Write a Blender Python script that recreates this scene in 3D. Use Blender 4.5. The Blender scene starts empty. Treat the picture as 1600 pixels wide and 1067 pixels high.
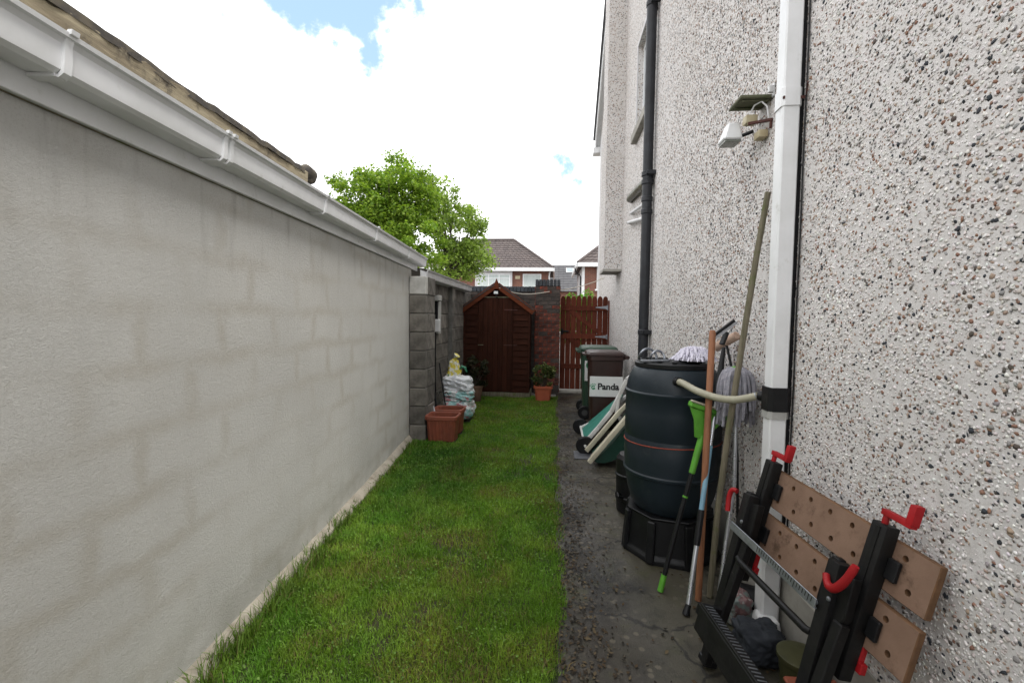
import bpy, bmesh, math, random
import numpy as np
from mathutils import Vector, Matrix, noise
random.seed(7); RNG = np.random.default_rng(7)
R = math.radians
scene = bpy.context.scene
col = scene.collection

# ------------------------------------------------------------------ camera
cam_d = bpy.data.cameras.new("camera"); cam = bpy.data.objects.new("camera", cam_d); col.objects.link(cam)
cam_d.sensor_width = 22.3; cam_d.lens = 22.3 * 717 / 1600; cam_d.clip_start = 0.02; cam_d.clip_end = 900
cam.matrix_world = Matrix.Translation((0, 0, 1.5)) @ Matrix.Rotation(R(5.25), 4, 'Z') @ Matrix.Rotation(R(87.0), 4, 'X') @ Matrix.Rotation(R(0.7), 4, 'Z')
scene.camera = cam

# ------------------------------------------------------------------ sky, sun, exposure
SUN_EL, SUN_AZ = 58.0, 132.0          # azimuth measured from +Y towards +X: behind the camera, to the right
world = bpy.data.worlds.new("World"); scene.world = world; world.use_nodes = True
nt = world.node_tree; nt.nodes.clear()
def wn(t, **k):
    n = nt.nodes.new(t)
    for a, b in k.items(): setattr(n, a, b)
    return n
wl = nt.links.new
sky = wn('ShaderNodeTexSky', sky_type='NISHITA', sun_disc=False)
sky.sun_elevation = R(SUN_EL); sky.sun_rotation = R(SUN_AZ); sky.dust_density = 1.5
tc = wn('ShaderNodeTexCoord')
n1 = wn('ShaderNodeTexNoise'); n1.inputs['Scale'].default_value = 3.2; n1.inputs['Detail'].default_value = 9; n1.inputs['Roughness'].default_value = .58
n2 = wn('ShaderNodeTexNoise'); n2.inputs['Scale'].default_value = 6.5; n2.inputs['Detail'].default_value = 8; n2.inputs['Roughness'].default_value = .6
wl(tc.outputs['Generated'], n1.inputs['Vector']); wl(tc.outputs['Generated'], n2.inputs['Vector'])
def breach(d, r0, r1):                 # an opening in the cloud cover, in a fixed direction of the sky
    v = Vector(d).normalized()
    dp = wn('ShaderNodeVectorMath', operation='DISTANCE'); wl(tc.outputs['Generated'], dp.inputs[0]); dp.inputs[1].default_value = v
    m = wn('ShaderNodeMath', operation='MULTIPLY_ADD'); wl(n2.outputs[0], m.inputs[0]); m.inputs[1].default_value = .62; m.inputs[2].default_value = -.31
    a = wn('ShaderNodeMath', operation='ADD'); wl(dp.outputs['Value'], a.inputs[0]); wl(m.outputs[0], a.inputs[1])
    mr = wn('ShaderNodeMapRange', interpolation_type='SMOOTHSTEP'); wl(a.outputs[0], mr.inputs[0])
    mr.inputs[1].default_value = r0; mr.inputs[2].default_value = r1; mr.inputs[3].default_value = 1; mr.inputs[4].default_value = 0
    return mr.outputs[0]
b1 = breach((-0.45, 1.0, .78), .10, .17); b2 = breach((-.33, 1.0, .84), .02, .08); b3 = breach((.0, 1.0, .345), -.03, .022)
b4 = breach((0.4, -1.0, 1.0), .25, .4)
mx = None
for b in (b1, b2, b3, b4):
    if mx is None: mx = b
    else:
        q = wn('ShaderNodeMath', operation='MAXIMUM'); wl(mx, q.inputs[0]); wl(b, q.inputs[1]); mx = q.outputs[0]
cl = wn('ShaderNodeMapRange'); wl(n1.outputs[0], cl.inputs[0])
cl.inputs[1].default_value = .3; cl.inputs[2].default_value = .62; cl.inputs[3].default_value = 9.6; cl.inputs[4].default_value = 12.2
cc = wn('ShaderNodeCombineColor'); 
for i, k in enumerate((1.0, 1.0, 1.01)):
    m = wn('ShaderNodeMath', operation='MULTIPLY'); wl(cl.outputs[0], m.inputs[0]); m.inputs[1].default_value = k; wl(m.outputs[0], cc.inputs[i])
skb = wn('ShaderNodeMixRGB', blend_type='MIX'); skb.inputs[0].default_value = .3; wl(sky.outputs[0], skb.inputs[1]); skb.inputs[2].default_value = (7, 10, 12, 1)
mix = wn('ShaderNodeMixRGB'); wl(mx, mix.inputs[0]); wl(cc.outputs[0], mix.inputs[1]); wl(skb.outputs[0], mix.inputs[2])
bg = wn('ShaderNodeBackground'); bg.inputs[1].default_value = .1; wl(mix.outputs[0], bg.inputs[0])
wo = wn('ShaderNodeOutputWorld'); wl(bg.outputs[0], wo.inputs[0])

sun_d = bpy.data.lights.new("sun", 'SUN'); sun = bpy.data.objects.new("sun", sun_d); col.objects.link(sun)
sun_d.energy = 1.5; sun_d.angle = R(20); sun_d.color = (1, .95, .88)
sdir = Vector((math.sin(R(SUN_AZ)) * math.cos(R(SUN_EL)), math.cos(R(SUN_AZ)) * math.cos(R(SUN_EL)), math.sin(R(SUN_EL))))
sun.rotation_euler = sdir.to_track_quat('Z', 'Y').to_euler(); sun.location = (-6, 4, 12)

vs = scene.view_settings; vs.view_transform = 'Standard'; vs.look = 'None'; vs.gamma = 1; vs.use_curve_mapping = False; vs.exposure = 0.9

# ------------------------------------------------------------------ helpers
W = {}
def setp(o, label=None, cat=None, group=None, kind=None):
    if label: o['label'] = label
    if cat: o['category'] = cat
    if group: o['group'] = group
    if kind: o['kind'] = kind
    return o
def thing(name, label, cat, loc=(0, 0, 0), rz=0.0, group=None):
    o = bpy.data.objects.new(name, None); col.objects.link(o)
    o.empty_display_size = .1
    o.matrix_basis = Matrix.Translation(loc) @ Matrix.Rotation(rz, 4, 'Z'); W[o] = o.matrix_basis.copy()
    return setp(o, label, cat, group)
def finish(me, mat, smooth):
    if mat is not None: me.materials.append(mat)
    if smooth:
        me.polygons.foreach_set('use_smooth', [True] * len(me.polygons))
        if smooth < 3: me.set_sharp_from_angle(angle=smooth)
def place(name, me, parent=None, M=None, kind=None):
    o = bpy.data.objects.new(name, me); col.objects.link(o)
    M = M or Matrix()
    if parent is not None:
        o.parent = parent; o.matrix_basis = W[parent].inverted() @ M
    else: o.matrix_basis = M
    W[o] = M.copy()
    if kind: o['kind'] = kind
    return o
def frame(o, x, y=None, z=None):
    """matrix whose columns are axes x, y, z (unit vectors) at o"""
    x = Vector(x).normalized(); y = Vector(y).normalized(); z = Vector(z).normalized() if z is not None else x.cross(y).normalized()
    return Matrix(((x.x, y.x, z.x, o[0]), (x.y, y.y, z.y, o[1]), (x.z, y.z, z.z, o[2]), (0, 0, 0, 1)))
def ortho(d):
    d = Vector(d).normalized(); a = Vector((0, 0, 1)) if abs(d.z) < .9 else Vector((1, 0, 0))
    x = a.cross(d).normalized(); return x, d.cross(x).normalized(), d
class MB:
    def __init__(s, M=None): s.v = []; s.f = []; s.M = M
    def add(s, vs_, fs, M=None):
        b = len(s.v)
        for p in vs_:
            p = Vector(p)
            if M is not None: p = M @ p
            if s.M is not None: p = s.M @ p
            s.v.append(p)
        s.f += [tuple(i + b for i in f) for f in fs]; return s
    def box(s, c, d, M=None, taper=1.0):
        x, y, z = d[0] / 2, d[1] / 2, d[2] / 2; t = taper
        vv = [(-x, -y, -z), (x, -y, -z), (x, y, -z), (-x, y, -z), (-x * t, -y * t, z), (x * t, -y * t, z), (x * t, y * t, z), (-x * t, y * t, z)]
        vv = [(a + c[0], b + c[1], e + c[2]) for a, b, e in vv]
        return s.add(vv, [(0, 3, 2, 1), (4, 5, 6, 7), (0, 1, 5, 4), (1, 2, 6, 5), (2, 3, 7, 6), (3, 0, 4, 7)], M)
    def bx(s, lo, hi, M=None):
        return s.box([(a + b) / 2 for a, b in zip(lo, hi)], [b - a for a, b in zip(lo, hi)], M)
    def bar(s, a, b, w, h, up=(0, 0, 1)):
        a, b = Vector(a), Vector(b); d = (b - a); L = d.length; d.normalize(); up = Vector(up)
        x = d.cross(up); x = x.normalized() if x.length > 1e-4 else ortho(d)[0]; z = x.cross(d).normalized()
        return s.box((0, 0, 0), (w, L, h), frame((a + b) / 2, x, d, z))
    def tube(s, pts, r, n=12, cap=True):
        pts = [Vector(p) for p in pts]; rr = r if isinstance(r, (list, tuple)) else [r] * len(pts)
        vv, fs = [], []; px = None
        for i, p in enumerate(pts):
            d = (pts[min(i + 1, len(pts) - 1)] - pts[max(i - 1, 0)])
            if d.length < 1e-7: d = Vector((0, 0, 1))
            d.normalize()
            if px is None: x = ortho(d)[0]
            else:
                x = px - d * px.dot(d); x = x.normalized() if x.length > 1e-5 else ortho(d)[0]
            px = x; y = d.cross(x)
            for k in range(n):
                a = 2 * math.pi * k / n; vv.append(p + (x * math.cos(a) + y * math.sin(a)) * rr[i])
        for i in range(len(pts) - 1):
            for k in range(n):
                k2 = (k + 1) % n; fs.append((i * n + k, i * n + k2, (i + 1) * n + k2, (i + 1) * n + k))
        if cap: fs.append(tuple(range(n - 1, -1, -1))); fs.append(tuple(range((len(pts) - 1) * n, len(pts) * n)))
        return s.add(vv, fs)
    def lathe(s, prof, n=32, c=(0, 0, 0), M=None, sq=None):
        vv, fs = [], []
        for r, z in prof:
            for k in range(n):
                a = 2 * math.pi * (k + .5) / n; ca, sa = math.cos(a), math.sin(a)
                if sq:   # rounded rectangle section: sq = (ratio x, ratio y, power)
                    p = sq[2]; q = (abs(ca) ** p + abs(sa) ** p) ** (-1 / p); vv.append((c[0] + r * q * ca * sq[0], c[1] + r * q * sa * sq[1], c[2] + z))
                else: vv.append((c[0] + r * ca, c[1] + r * sa, c[2] + z))
        for i in range(len(prof) - 1):
            for k in range(n):
                k2 = (k + 1) % n; fs.append((i * n + k, i * n + k2, (i + 1) * n + k2, (i + 1) * n + k))
        fs.append(tuple(range(n - 1, -1, -1))); fs.append(tuple(range((len(prof) - 1) * n, len(prof) * n)))
        return s.add(vv, fs, M)
    def prism(s, poly, h, M=None, z0=0.0):
        n = len(poly); vv = [(x, y, z0) for x, y in poly] + [(x, y, z0 + h) for x, y in poly]
        fs = [tuple(range(n - 1, -1, -1)), tuple(range(n, 2 * n))] + [(i, (i + 1) % n, (i + 1) % n + n, i + n) for i in range(n)]
        return s.add(vv, fs, M)
    def extrude_y(s, poly, y0, y1):       # section in (x, z), swept along y
        n = len(poly); vv = [(x, y0, z) for x, z in poly] + [(x, y1, z) for x, z in poly]
        fs = [tuple(range(n)), tuple(range(2 * n - 1, n - 1, -1))] + [(i, i + n, (i + 1) % n + n, (i + 1) % n) for i in range(n)]
        return s.add(vv, fs)
    def mesh(s, name, mat, smooth=.6, inv=None, bevel=0.0, seg=1):
        me = bpy.data.meshes.new(name)
        vv = [inv @ p for p in s.v] if inv is not None else s.v
        me.from_pydata(vv, [], s.f)
        bm = bmesh.new(); bm.from_mesh(me)
        bmesh.ops.recalc_face_normals(bm, faces=bm.faces)
        if bevel > 0:
            ed = [e for e in bm.edges if len(e.link_faces) == 2 and e.calc_face_angle(0) > .5]
            bmesh.ops.bevel(bm, geom=ed, offset=bevel, segments=seg, affect='EDGES', profile=.6, clamp_overlap=True)
        bm.to_mesh(me); bm.free()
        finish(me, mat, smooth); return me
    def build(s, name, mat, parent=None, smooth=.6, bevel=0.0, seg=1, loc=None, kind=None):
        if parent is not None: M = W[parent]
        else: M = Matrix.Translation(loc) if loc is not None else Matrix()
        me = s.mesh(name, mat, smooth, M.inverted(), bevel, seg)
        return place(name, me, parent, M, kind)
def numpy_mesh(name, verts, faces_n, mat, colors=None, smooth=False):
    """verts (N,3); faces_n (F,k) index array; colors (N,3) as a point attribute"""
    me = bpy.data.meshes.new(name); F, k = faces_n.shape
    me.vertices.add(len(verts)); me.vertices.foreach_set('co', np.ascontiguousarray(verts, dtype=np.float32).ravel())
    me.loops.add(F * k); me.loops.foreach_set('vertex_index', np.ascontiguousarray(faces_n, dtype=np.int32).ravel())
    me.polygons.add(F); me.polygons.foreach_set('loop_start', np.arange(0, F * k, k, dtype=np.int32)); me.polygons.foreach_set('loop_total', np.full(F, k, dtype=np.int32))
    if smooth: me.polygons.foreach_set('use_smooth', np.ones(F, dtype=bool))
    if colors is not None:
        at = me.attributes.new('tint', 'FLOAT_COLOR', 'POINT'); c4 = np.ones((len(verts), 4), dtype=np.float32); c4[:, :3] = colors
        at.data.foreach_set('color', c4.ravel())
    me.update(calc_edges=True); me.materials.append(mat); return me

def vnoise(x, y, s, seed):
    r_ = np.random.default_rng(seed); g_ = r_.random((64, 64)); fx_, fy_ = (x * s) % 63, (y * s) % 63; ix, iy = fx_.astype(int), fy_.astype(int); tx, ty = fx_ - ix, fy_ - iy; tx = tx * tx * (3 - 2 * tx); ty = ty * ty * (3 - 2 * ty)
    return (g_[ix, iy] * (1 - tx) + g_[ix + 1, iy] * tx) * (1 - ty) + (g_[ix, iy + 1] * (1 - tx) + g_[ix + 1, iy + 1] * tx) * ty
# ------------------------------------------------------------------ materials
class NM:
    def __init__(s, name):
        s.m = bpy.data.materials.new(name); s.m.use_nodes = True; s.t = s.m.node_tree; s.n = s.t.nodes
        s.p = s.n['Principled BSDF']; s.l = s.t.links.new; s.out = s.n['Material Output']; s.tc = s.n.new('ShaderNodeTexCoord')
    def node(s, t, **k):
        n = s.n.new(t)
        for a, b in k.items(): setattr(n, a, b)
        return n
    def noise(s, scale, detail=5, rough=.6, vec=None, stretch=None):
        n = s.node('ShaderNodeTexNoise'); n.inputs['Scale'].default_value = scale; n.inputs['Detail'].default_value = detail; n.inputs['Roughness'].default_value = rough
        v = vec or s.tc.outputs['Object']
        if stretch:
            mp = s.node('ShaderNodeMapping'); mp.inputs['Scale'].default_value = stretch; s.l(v, mp.inputs[0]); v = mp.outputs[0]
        s.l(v, n.inputs['Vector']); return n.outputs[0]
    def rng(s, x, a, b, c=0, d=1):
        n = s.node('ShaderNodeMapRange', interpolation_type='SMOOTHSTEP'); s.l(x, n.inputs[0])
        for i, q in enumerate((a, b, c, d)): n.inputs[i + 1].default_value = q
        return n.outputs[0]
    def mixc(s, f, a, b, mode='MIX'):
        n = s.node('ShaderNodeMixRGB', blend_type=mode)
        for i, q in enumerate((f, a, b)):
            if isinstance(q, (int, float)): n.inputs[i].default_value = q
            elif isinstance(q, tuple): n.inputs[i].default_value = (*q[:3], 1)
            else: s.l(q, n.inputs[i])
        return n.outputs[0]
    def math(s, op, a, b=0.0):
        n = s.node('ShaderNodeMath', operation=op)
        for i, q in enumerate((a, b)):
            if isinstance(q, (int, float)): n.inputs[i].default_value = q
            else: s.l(q, n.inputs[i])
        return n.outputs[0]
    def bump(s, h, strength=.3, dist=.01):
        n = s.node('ShaderNodeBump'); n.inputs['Strength'].default_value = strength; n.inputs['Distance'].default_value = dist; s.l(h, n.inputs['Height'])
        s.l(n.outputs[0], s.p.inputs['Normal']); return n
    def base(s, c):
        if isinstance(c, tuple): s.p.inputs['Base Color'].default_value = (*c[:3], 1)
        else: s.l(c, s.p.inputs['Base Color'])
    def rough(s, c):
        if isinstance(c, (int, float)): s.p.inputs['Roughness'].default_value = c
        else: s.l(c, s.p.inputs['Roughness'])
def simple(name, c1, c2=None, scale=6, rough=.6, bump=0.0, bscale=60, metal=0.0, rand=0.0, lo=.35, hi=.65, stretch=None, spec=.5, dirt=None, dist=.004):
    m = NM(name); c2 = c2 or tuple(x * .75 for x in c1)
    c = m.mixc(m.rng(m.noise(scale, 7, .62, stretch=stretch), lo, hi), c1, c2)
    if dirt: c = m.mixc(m.rng(m.noise(dirt[1], 8, .7), dirt[2], dirt[3]), c, dirt[0])
    if rand:
        oi = m.node('ShaderNodeObjectInfo'); h = m.node('ShaderNodeHueSaturation'); m.l(c, h.inputs['Color'])
        mr = m.node('ShaderNodeMapRange'); m.l(oi.outputs['Random'], mr.inputs[0]); mr.inputs[3].default_value = 1 - rand; mr.inputs[4].default_value = 1 + rand
        m.l(mr.outputs[0], h.inputs['Value']); c = h.outputs[0]
    m.base(c); r = m.rng(m.noise(scale * 2.3, 4, .6), .3, .7, max(0, rough - .08), min(1, rough + .1)); m.rough(r)
    m.p.inputs['Metallic'].default_value = metal; m.p.inputs['Specular IOR Level'].default_value = spec
    if bump: m.bump(m.noise(bscale, 6, .65, stretch=stretch), bump, dist)
    return m.m
def tinted(name, rough=.6, trans=0.0, spec=.3):
    m = NM(name); a = m.node('ShaderNodeAttribute', attribute_name='tint'); m.l(a.outputs['Color'], m.p.inputs['Base Color']); m.rough(rough); m.p.inputs['Specular IOR Level'].default_value = spec
    if trans:
        t = m.node('ShaderNodeBsdfTranslucent'); m.l(m.mixc(1.0, a.outputs['Color'], (1.25, 1.35, .8), 'MULTIPLY'), t.inputs[0])
        x = m.node('ShaderNodeMixShader'); x.inputs[0].default_value = trans; m.l(m.p.outputs[0], x.inputs[1]); m.l(t.outputs[0], x.inputs[2]); m.l(x.outputs[0], m.out.inputs[0])
    return m.m

# rendered garage wall: blocks ghosting through the cement render
m = NM('cement_render')
sep = m.node('ShaderNodeSeparateXYZ'); m.l(m.tc.outputs['Object'], sep.inputs[0])
cb = m.node('ShaderNodeCombineXYZ'); m.l(sep.outputs[1], cb.inputs[0]); m.l(sep.outputs[2], cb.inputs[1])
nz = m.node('ShaderNodeTexNoise'); nz.inputs['Scale'].default_value = 3.0; nz.inputs['Detail'].default_value = 7; m.l(cb.outputs[0], nz.inputs[0])
vm = m.node('ShaderNodeVectorMath', operation='MULTIPLY_ADD'); m.l(nz.outputs['Color'], vm.inputs[0]); vm.inputs[1].default_value = (.16, .10, 0); m.l(cb.outputs[0], vm.inputs[2])
br = m.node('ShaderNodeTexBrick'); m.l(vm.outputs[0], br.inputs[0]); br.inputs['Scale'].default_value = 1
br.inputs['Brick Width'].default_value = .45; br.inputs['Row Height'].default_value = .225; br.inputs['Mortar Size'].default_value = .062; br.inputs['Mortar Smooth'].default_value = 1.0
br.inputs['Color1'].default_value = (0, 0, 0, 1); br.inputs['Color2'].default_value = (.22, .22, .22, 1); br.inputs['Mortar'].default_value = (1, 1, 1, 1)
vis = m.math('MULTIPLY', m.rng(m.noise(1.1, 5, .6), .38, .64, .15, 1), m.rng(m.noise(14, 6, .7), .25, .62, .45, 1))
g = m.math('MULTIPLY', br.outputs['Color'], vis)
c = m.mixc(m.rng(m.noise(1.3, 8, .65), .3, .7), (.6, .595, .565), (.53, .525, .497))
c = m.mixc(m.math('MULTIPLY', g, .62), c, (.43, .40, .34))
drip = m.rng(m.noise(3, 6, .6, stretch=(1, 3.5, .35)), .5, .78)
topd = m.rng(sep.outputs[2], 1.5, 2.1)
c = m.mixc(m.math('MULTIPLY', m.math('MULTIPLY', drip, topd), .55), c, (.20, .185, .16))
c = m.mixc(m.math('MULTIPLY', m.rng(m.noise(120, 5, .8), .48, .72), .38), c, (.3, .285, .25))
c = m.mixc(m.math('MULTIPLY', m.rng(m.noise(22, 6, .7), .56, .74), .2), c, (.34, .32, .27))
low = m.math('MULTIPLY', m.rng(sep.outputs[2], .45, .02), m.rng(m.noise(5, 6, .6), .35, .65)); c = m.mixc(m.math('MULTIPLY', low, .35), c, (.24, .235, .19))
m.base(c); m.rough(.92); m.p.inputs['Specular IOR Level'].default_value = .2
m.bump(m.math('ADD', m.noise(210, 6, .85), m.math('MULTIPLY', m.noise(55, 6, .7), .9)), .9, .006)
CEMENT = m.m

# pebbledash
def dash(name, fine=False):
    m = NM(name)
    vo = m.node('ShaderNodeTexVoronoi', feature='F1'); vo.inputs['Scale'].default_value = 62; vo.inputs['Randomness'].default_value = 1; m.l(m.tc.outputs['Object'], vo.inputs['Vector'])
    sp = m.node('ShaderNodeSeparateColor'); m.l(vo.outputs['Color'], sp.inputs[0])
    cr = m.node('ShaderNodeValToRGB'); cr.color_ramp.interpolation = 'CONSTANT'; m.l(sp.outputs[0], cr.inputs[0])
    e = cr.color_ramp.elements; e[0].position = 0; e[0].color = (.62, .595, .58, 1); e[1].position = .36; e[1].color = (.5, .46, .435, 1)
    for p, q in ((.52, (.67, .65, .64)), (.70, (.36, .28, .225)), (.79, (.26, .165, .12)), (.85, (.3, .29, .28)), (.9, (.055, .06, .068)), (.96, (.12, .11, .1))):
        x = e.new(p); x.color = (*q, 1)
    c = m.mixc(m.rng(vo.outputs['Distance'], .45, .62), cr.outputs[0], (.6, .58, .565))
    c = m.mixc(m.math('MULTIPLY', m.rng(m.noise(.8, 6, .65), .48, .72), .22), c, (.36, .32, .27))
    m.base(c); m.rough(.8); m.p.inputs['Specular IOR Level'].default_value = .25
    m.bump(m.math('SUBTRACT', 1.0, vo.outputs['Distance']), .6, .006); return m.m
DASH = dash('pebbledash')
BACKING = simple('dash_mortar', (.64, .62, .605), (.55, .525, .505), 30, .9, .5, 150)
STONE = tinted('dash_stones', .8, 0, .2)
PLASTER = simple('smooth_plaster', (.6, .59, .6), (.52, .51, .51), 3, .85, .15, 120)
PLINTH = simple('plinth_concrete', (.36, .345, .31), (.25, .24, .21), 5, .9, .3, 80, dirt=((.16, .15, .12), 3, .55, .75))

UPVC = simple('white_upvc', (.76, .77, .78), (.68, .69, .69), 4, .36, .0, dirt=((.42, .42, .37), 9, .58, .8), stretch=(1, 1, 1))
UPVC_D = simple('weathered_upvc', (.66, .665, .67), (.56, .56, .56), 5, .45, .0, dirt=((.3, .31, .27), 7, .6, .85))
ROOFEDGE = simple('lichen_roof_sheet', (.36, .31, .21), (.2, .165, .11), 9, .95, .6, 60, dirt=((.05, .042, .033), 5, .52, .68), stretch=(1, .35, 3))
DARKSTONE = simple('dark_weathered', (.045, .04, .036), (.1, .085, .06), 14, .95, .5, 60)
HAUNCH = simple('haunch_concrete', (.35, .32, .265), (.25, .225, .18), 7, .92, .5, 70, dirt=((.14, .11, .075), 4, .55, .7))
BLOCK = simple('concrete_block', (.165, .15, .13), (.11, .1, .086), 7, .95, .8, 110, rand=.28, dirt=((.075, .068, .058), 4, .5, .72), dist=.006)
BLOCKW = simple('whitewashed_block', (.55, .54, .51), (.42, .41, .38), 8, .9, .6, 100, dirt=((.2, .19, .17), 5, .6, .75))
MORTAR = simple('mortar', (.13, .125, .115), (.09, .085, .075), 12, .95, .6, 90)
BRICK = simple('red_brick', (.24, .052, .028), (.15, .036, .022), 14, .9, .5, 120, rand=.45, dirt=((.04, .03, .024), 6, .46, .68))
BRICKD = simple('sooty_brick', (.042, .035, .032), (.07, .052, .045), 16, .92, .5, 120, rand=.35, dirt=((.04, .05, .025), 7, .55, .75))
SLATEB = simple('blue_brick', (.035, .042, .05), (.055, .06, .066), 12, .7, .4, 90, rand=.35)
MORTARD = simple('dark_mortar', (.075, .065, .055), (.05, .045, .04), 14, .95, .4, 90)
SHED = simple('shed_stain', (.044, .0145, .0082), (.03, .0105, .0062), 5, .85, .4, 26, rand=.22, stretch=(1, 6, 6), dirt=((.115, .062, .038), 9, .63, .8), spec=.12)
SHEDV = simple('shed_door_stain', (.046, .015, .0083), (.031, .0108, .0063), 5, .85, .4, 26, rand=.15, stretch=(6, 6, .6), dirt=((.1, .055, .036), 7, .66, .82), spec=.12)
BARGE = simple('barge_stain', (.14, .037, .0155), (.095, .026, .012), 5, .8, .35, 30, rand=.15, stretch=(1, 6, 6), spec=.12)
GATE = simple('gate_stain', (.12, .031, .0175), (.08, .0225, .0135), 5, .8, .35, 26, rand=.2, stretch=(7, 7, .7), dirt=((.06, .02, .012), 6, .55, .75), spec=.12)
FELT = simple('roof_felt', (.05, .05, .05), (.03, .03, .03), 20, .95, .5, 150)
BLACKM = simple('black_paint_steel', (.0045, .0045, .005), (.008, .0078, .0075), 12, .5, .12, 60, dirt=((.09, .085, .08), 38, .66, .74), spec=.28)
BLACKP = simple('black_plastic', (.009, .0095, .0105), (.0065, .0065, .0075), 10, .42, .05, 80, spec=.28)
IRON = simple('black_soil_pipe', (.026, .028, .033), (.018, .019, .022), 9, .4, .0, spec=.28)
STEEL = simple('zinc_steel', (.36, .38, .41), (.24, .26, .29), 20, .42, .05, 60, metal=.9, dirt=((.3, .29, .27), 20, .6, .8))
ALU = simple('aluminium', (.58, .6, .64), (.53, .55, .59), 6, .3, .0, metal=.85)
BLUEPAINT = simple('blue_sleeve', (.2, .38, .48), (.16, .3, .4), 12, .4)
RED = simple('red_plastic', (.34, .009, .013), (.25, .008, .01), 9, .5, .1, dirt=((.2, .02, .018), 24, .6, .78), spec=.28)
MDF = simple('mdf_board', (.222, .142, .1), (.182, .114, .079), 6, .85, .2, 120, dirt=((.085, .052, .034), 11, .54, .74), spec=.2)
MDFE = simple('mdf_edge', (.15, .074, .032), (.1, .05, .022), 14, .8, .2, 90)
BUTT = simple('butt_plastic', (.0115, .0185, .0245), (.015, .0225, .029), 5, .4, .15, 240, dirt=((.045, .05, .048), 9, .58, .82), spec=.28)
HOSE = simple('cream_hose', (.36, .345, .26), (.29, .275, .2), 9, .5, dirt=((.17, .155, .1), 12, .6, .8))
BROOMW = simple('broom_wood', (.29, .12, .055), (.2, .08, .037), 4, .6, .25, 40, stretch=(8, 8, .6))
OLDW = simple('weathered_wood', (.19, .165, .115), (.11, .1, .062), 5, .85, .5, 40, stretch=(8, 8, .7), dirt=((.1, .12, .035), 9, .5, .7))
LIME = simple('lime_plastic', (.1, .34, .03), (.08, .27, .025), 9, .5, .05, 60, dirt=((.07, .13, .03), 14, .6, .78))
MOPW = simple('white_mop_yarn', (.72, .7, .78), (.6, .58, .68), 40, .95, .6, 200)
MOPG = simple('grey_mop_yarn', (.34, .33, .37), (.22, .22, .25), 40, .95, .7, 160)
BEIGE = simple('fleece_sleeve', (.5, .36, .28), (.42, .29, .22), 25, .95, .6, 140)
GREENBIN = simple('green_bin', (.024, .058, .034), (.019, .046, .028), 7, .45, .05, 90, dirt=((.05, .07, .05), 9, .62, .85))
BROWNBIN = simple('brown_bin', (.035, .015, .012), (.028, .013, .011), 7, .4, .05, 90, dirt=((.055, .035, .03), 9, .62, .85))
LABEL = simple('white_label', (.78, .78, .77), (.73, .73, .72), 8, .5)
INK = simple('black_ink', (.012, .012, .013), None, 8, .5)
INKG = simple('green_ink', (.02, .3, .13), None, 8, .5)
TEAL = simple('teal_sling', (.025, .2, .15), (.02, .16, .12), 6, .55, .2, 300)
DGREEN = simple('dark_green_plastic', (.008, .05, .034), (.006, .037, .026), 6, .45)
WHITEP = simple('white_resin', (.62, .62, .6), (.54, .54, .52), 6, .45, dirt=((.36, .35, .31), 8, .55, .8))
CREAMP = simple('cream_resin', (.56, .52, .4), (.48, .44, .33), 6, .5, dirt=((.3, .28, .21), 8, .55, .8))
TERRA = simple('terracotta_plastic', (.24, .06, .029), (.18, .048, .025), 6, .6, .15, 90, dirt=((.2, .075, .045), 9, .58, .78))
ORANGE = simple('orange_pot', (.42, .1, .045), (.36, .085, .04), 6, .55, .1, 90)
CLAYP = simple('clay_pot', (.2, .115, .075), (.15, .085, .055), 8, .85, .3, 90)
SOIL = simple('soil', (.032, .022, .015), (.018, .012, .009), 26, .98, 1.0, 60, dist=.02)
OLIVE = simple('olive_lid', (.06, .06, .022), (.042, .042, .016), 8, .4)
NAVY = simple('grey_blue_cloth', (.016, .02, .027), (.01, .013, .018), 8, .8, .4, 50)
GREYBOX = simple('grey_box', (.4, .4, .38), (.33, .33, .31), 8, .6, dirt=((.2, .19, .17), 8, .6, .8))
YELLOWW = simple('yellowed_plastic', (.5, .44, .29), (.4, .33, .2), 9, .5, dirt=((.3, .2, .08), 15, .6, .8))
RUST = simple('rusty_steel', (.09, .03, .022), (.06, .022, .018), 20, .8, .4, 80)
MOSSW = simple('mossy_board', (.12, .12, .075), (.075, .078, .045), 10, .9, .5, 50, dirt=((.05, .07, .02), 8, .5, .7))
LENS = simple('lamp_glass', (.2, .21, .19), (.15, .16, .14), 10, .25)
ROPE = simple('white_rope', (.62, .58, .5), (.5, .46, .38), 60, .9)
PANE = simple('window_pane', (.33, .39, .41), (.24, .29, .31), 1.2, .08, .0, spec=.8)
CURTAIN = simple('net_curtain', (.55, .6, .58), (.42, .47, .46), 6, .9, stretch=(9, 1, .4))
STRING = simple('red_string', (.3, .055, .03), None, 40, .9)
BARK = simple('bark', (.09, .075, .055), (.05, .042, .03), 10, .95, .8, 30, stretch=(4, 4, .8))
LEAF = tinted('leaves', .55, .45, .3)
GRASSM = tinted('grass_blades', .55, .3, .3)
YARN = simple('black_cap', (.03, .03, .03), None, 10, .9)

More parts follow.
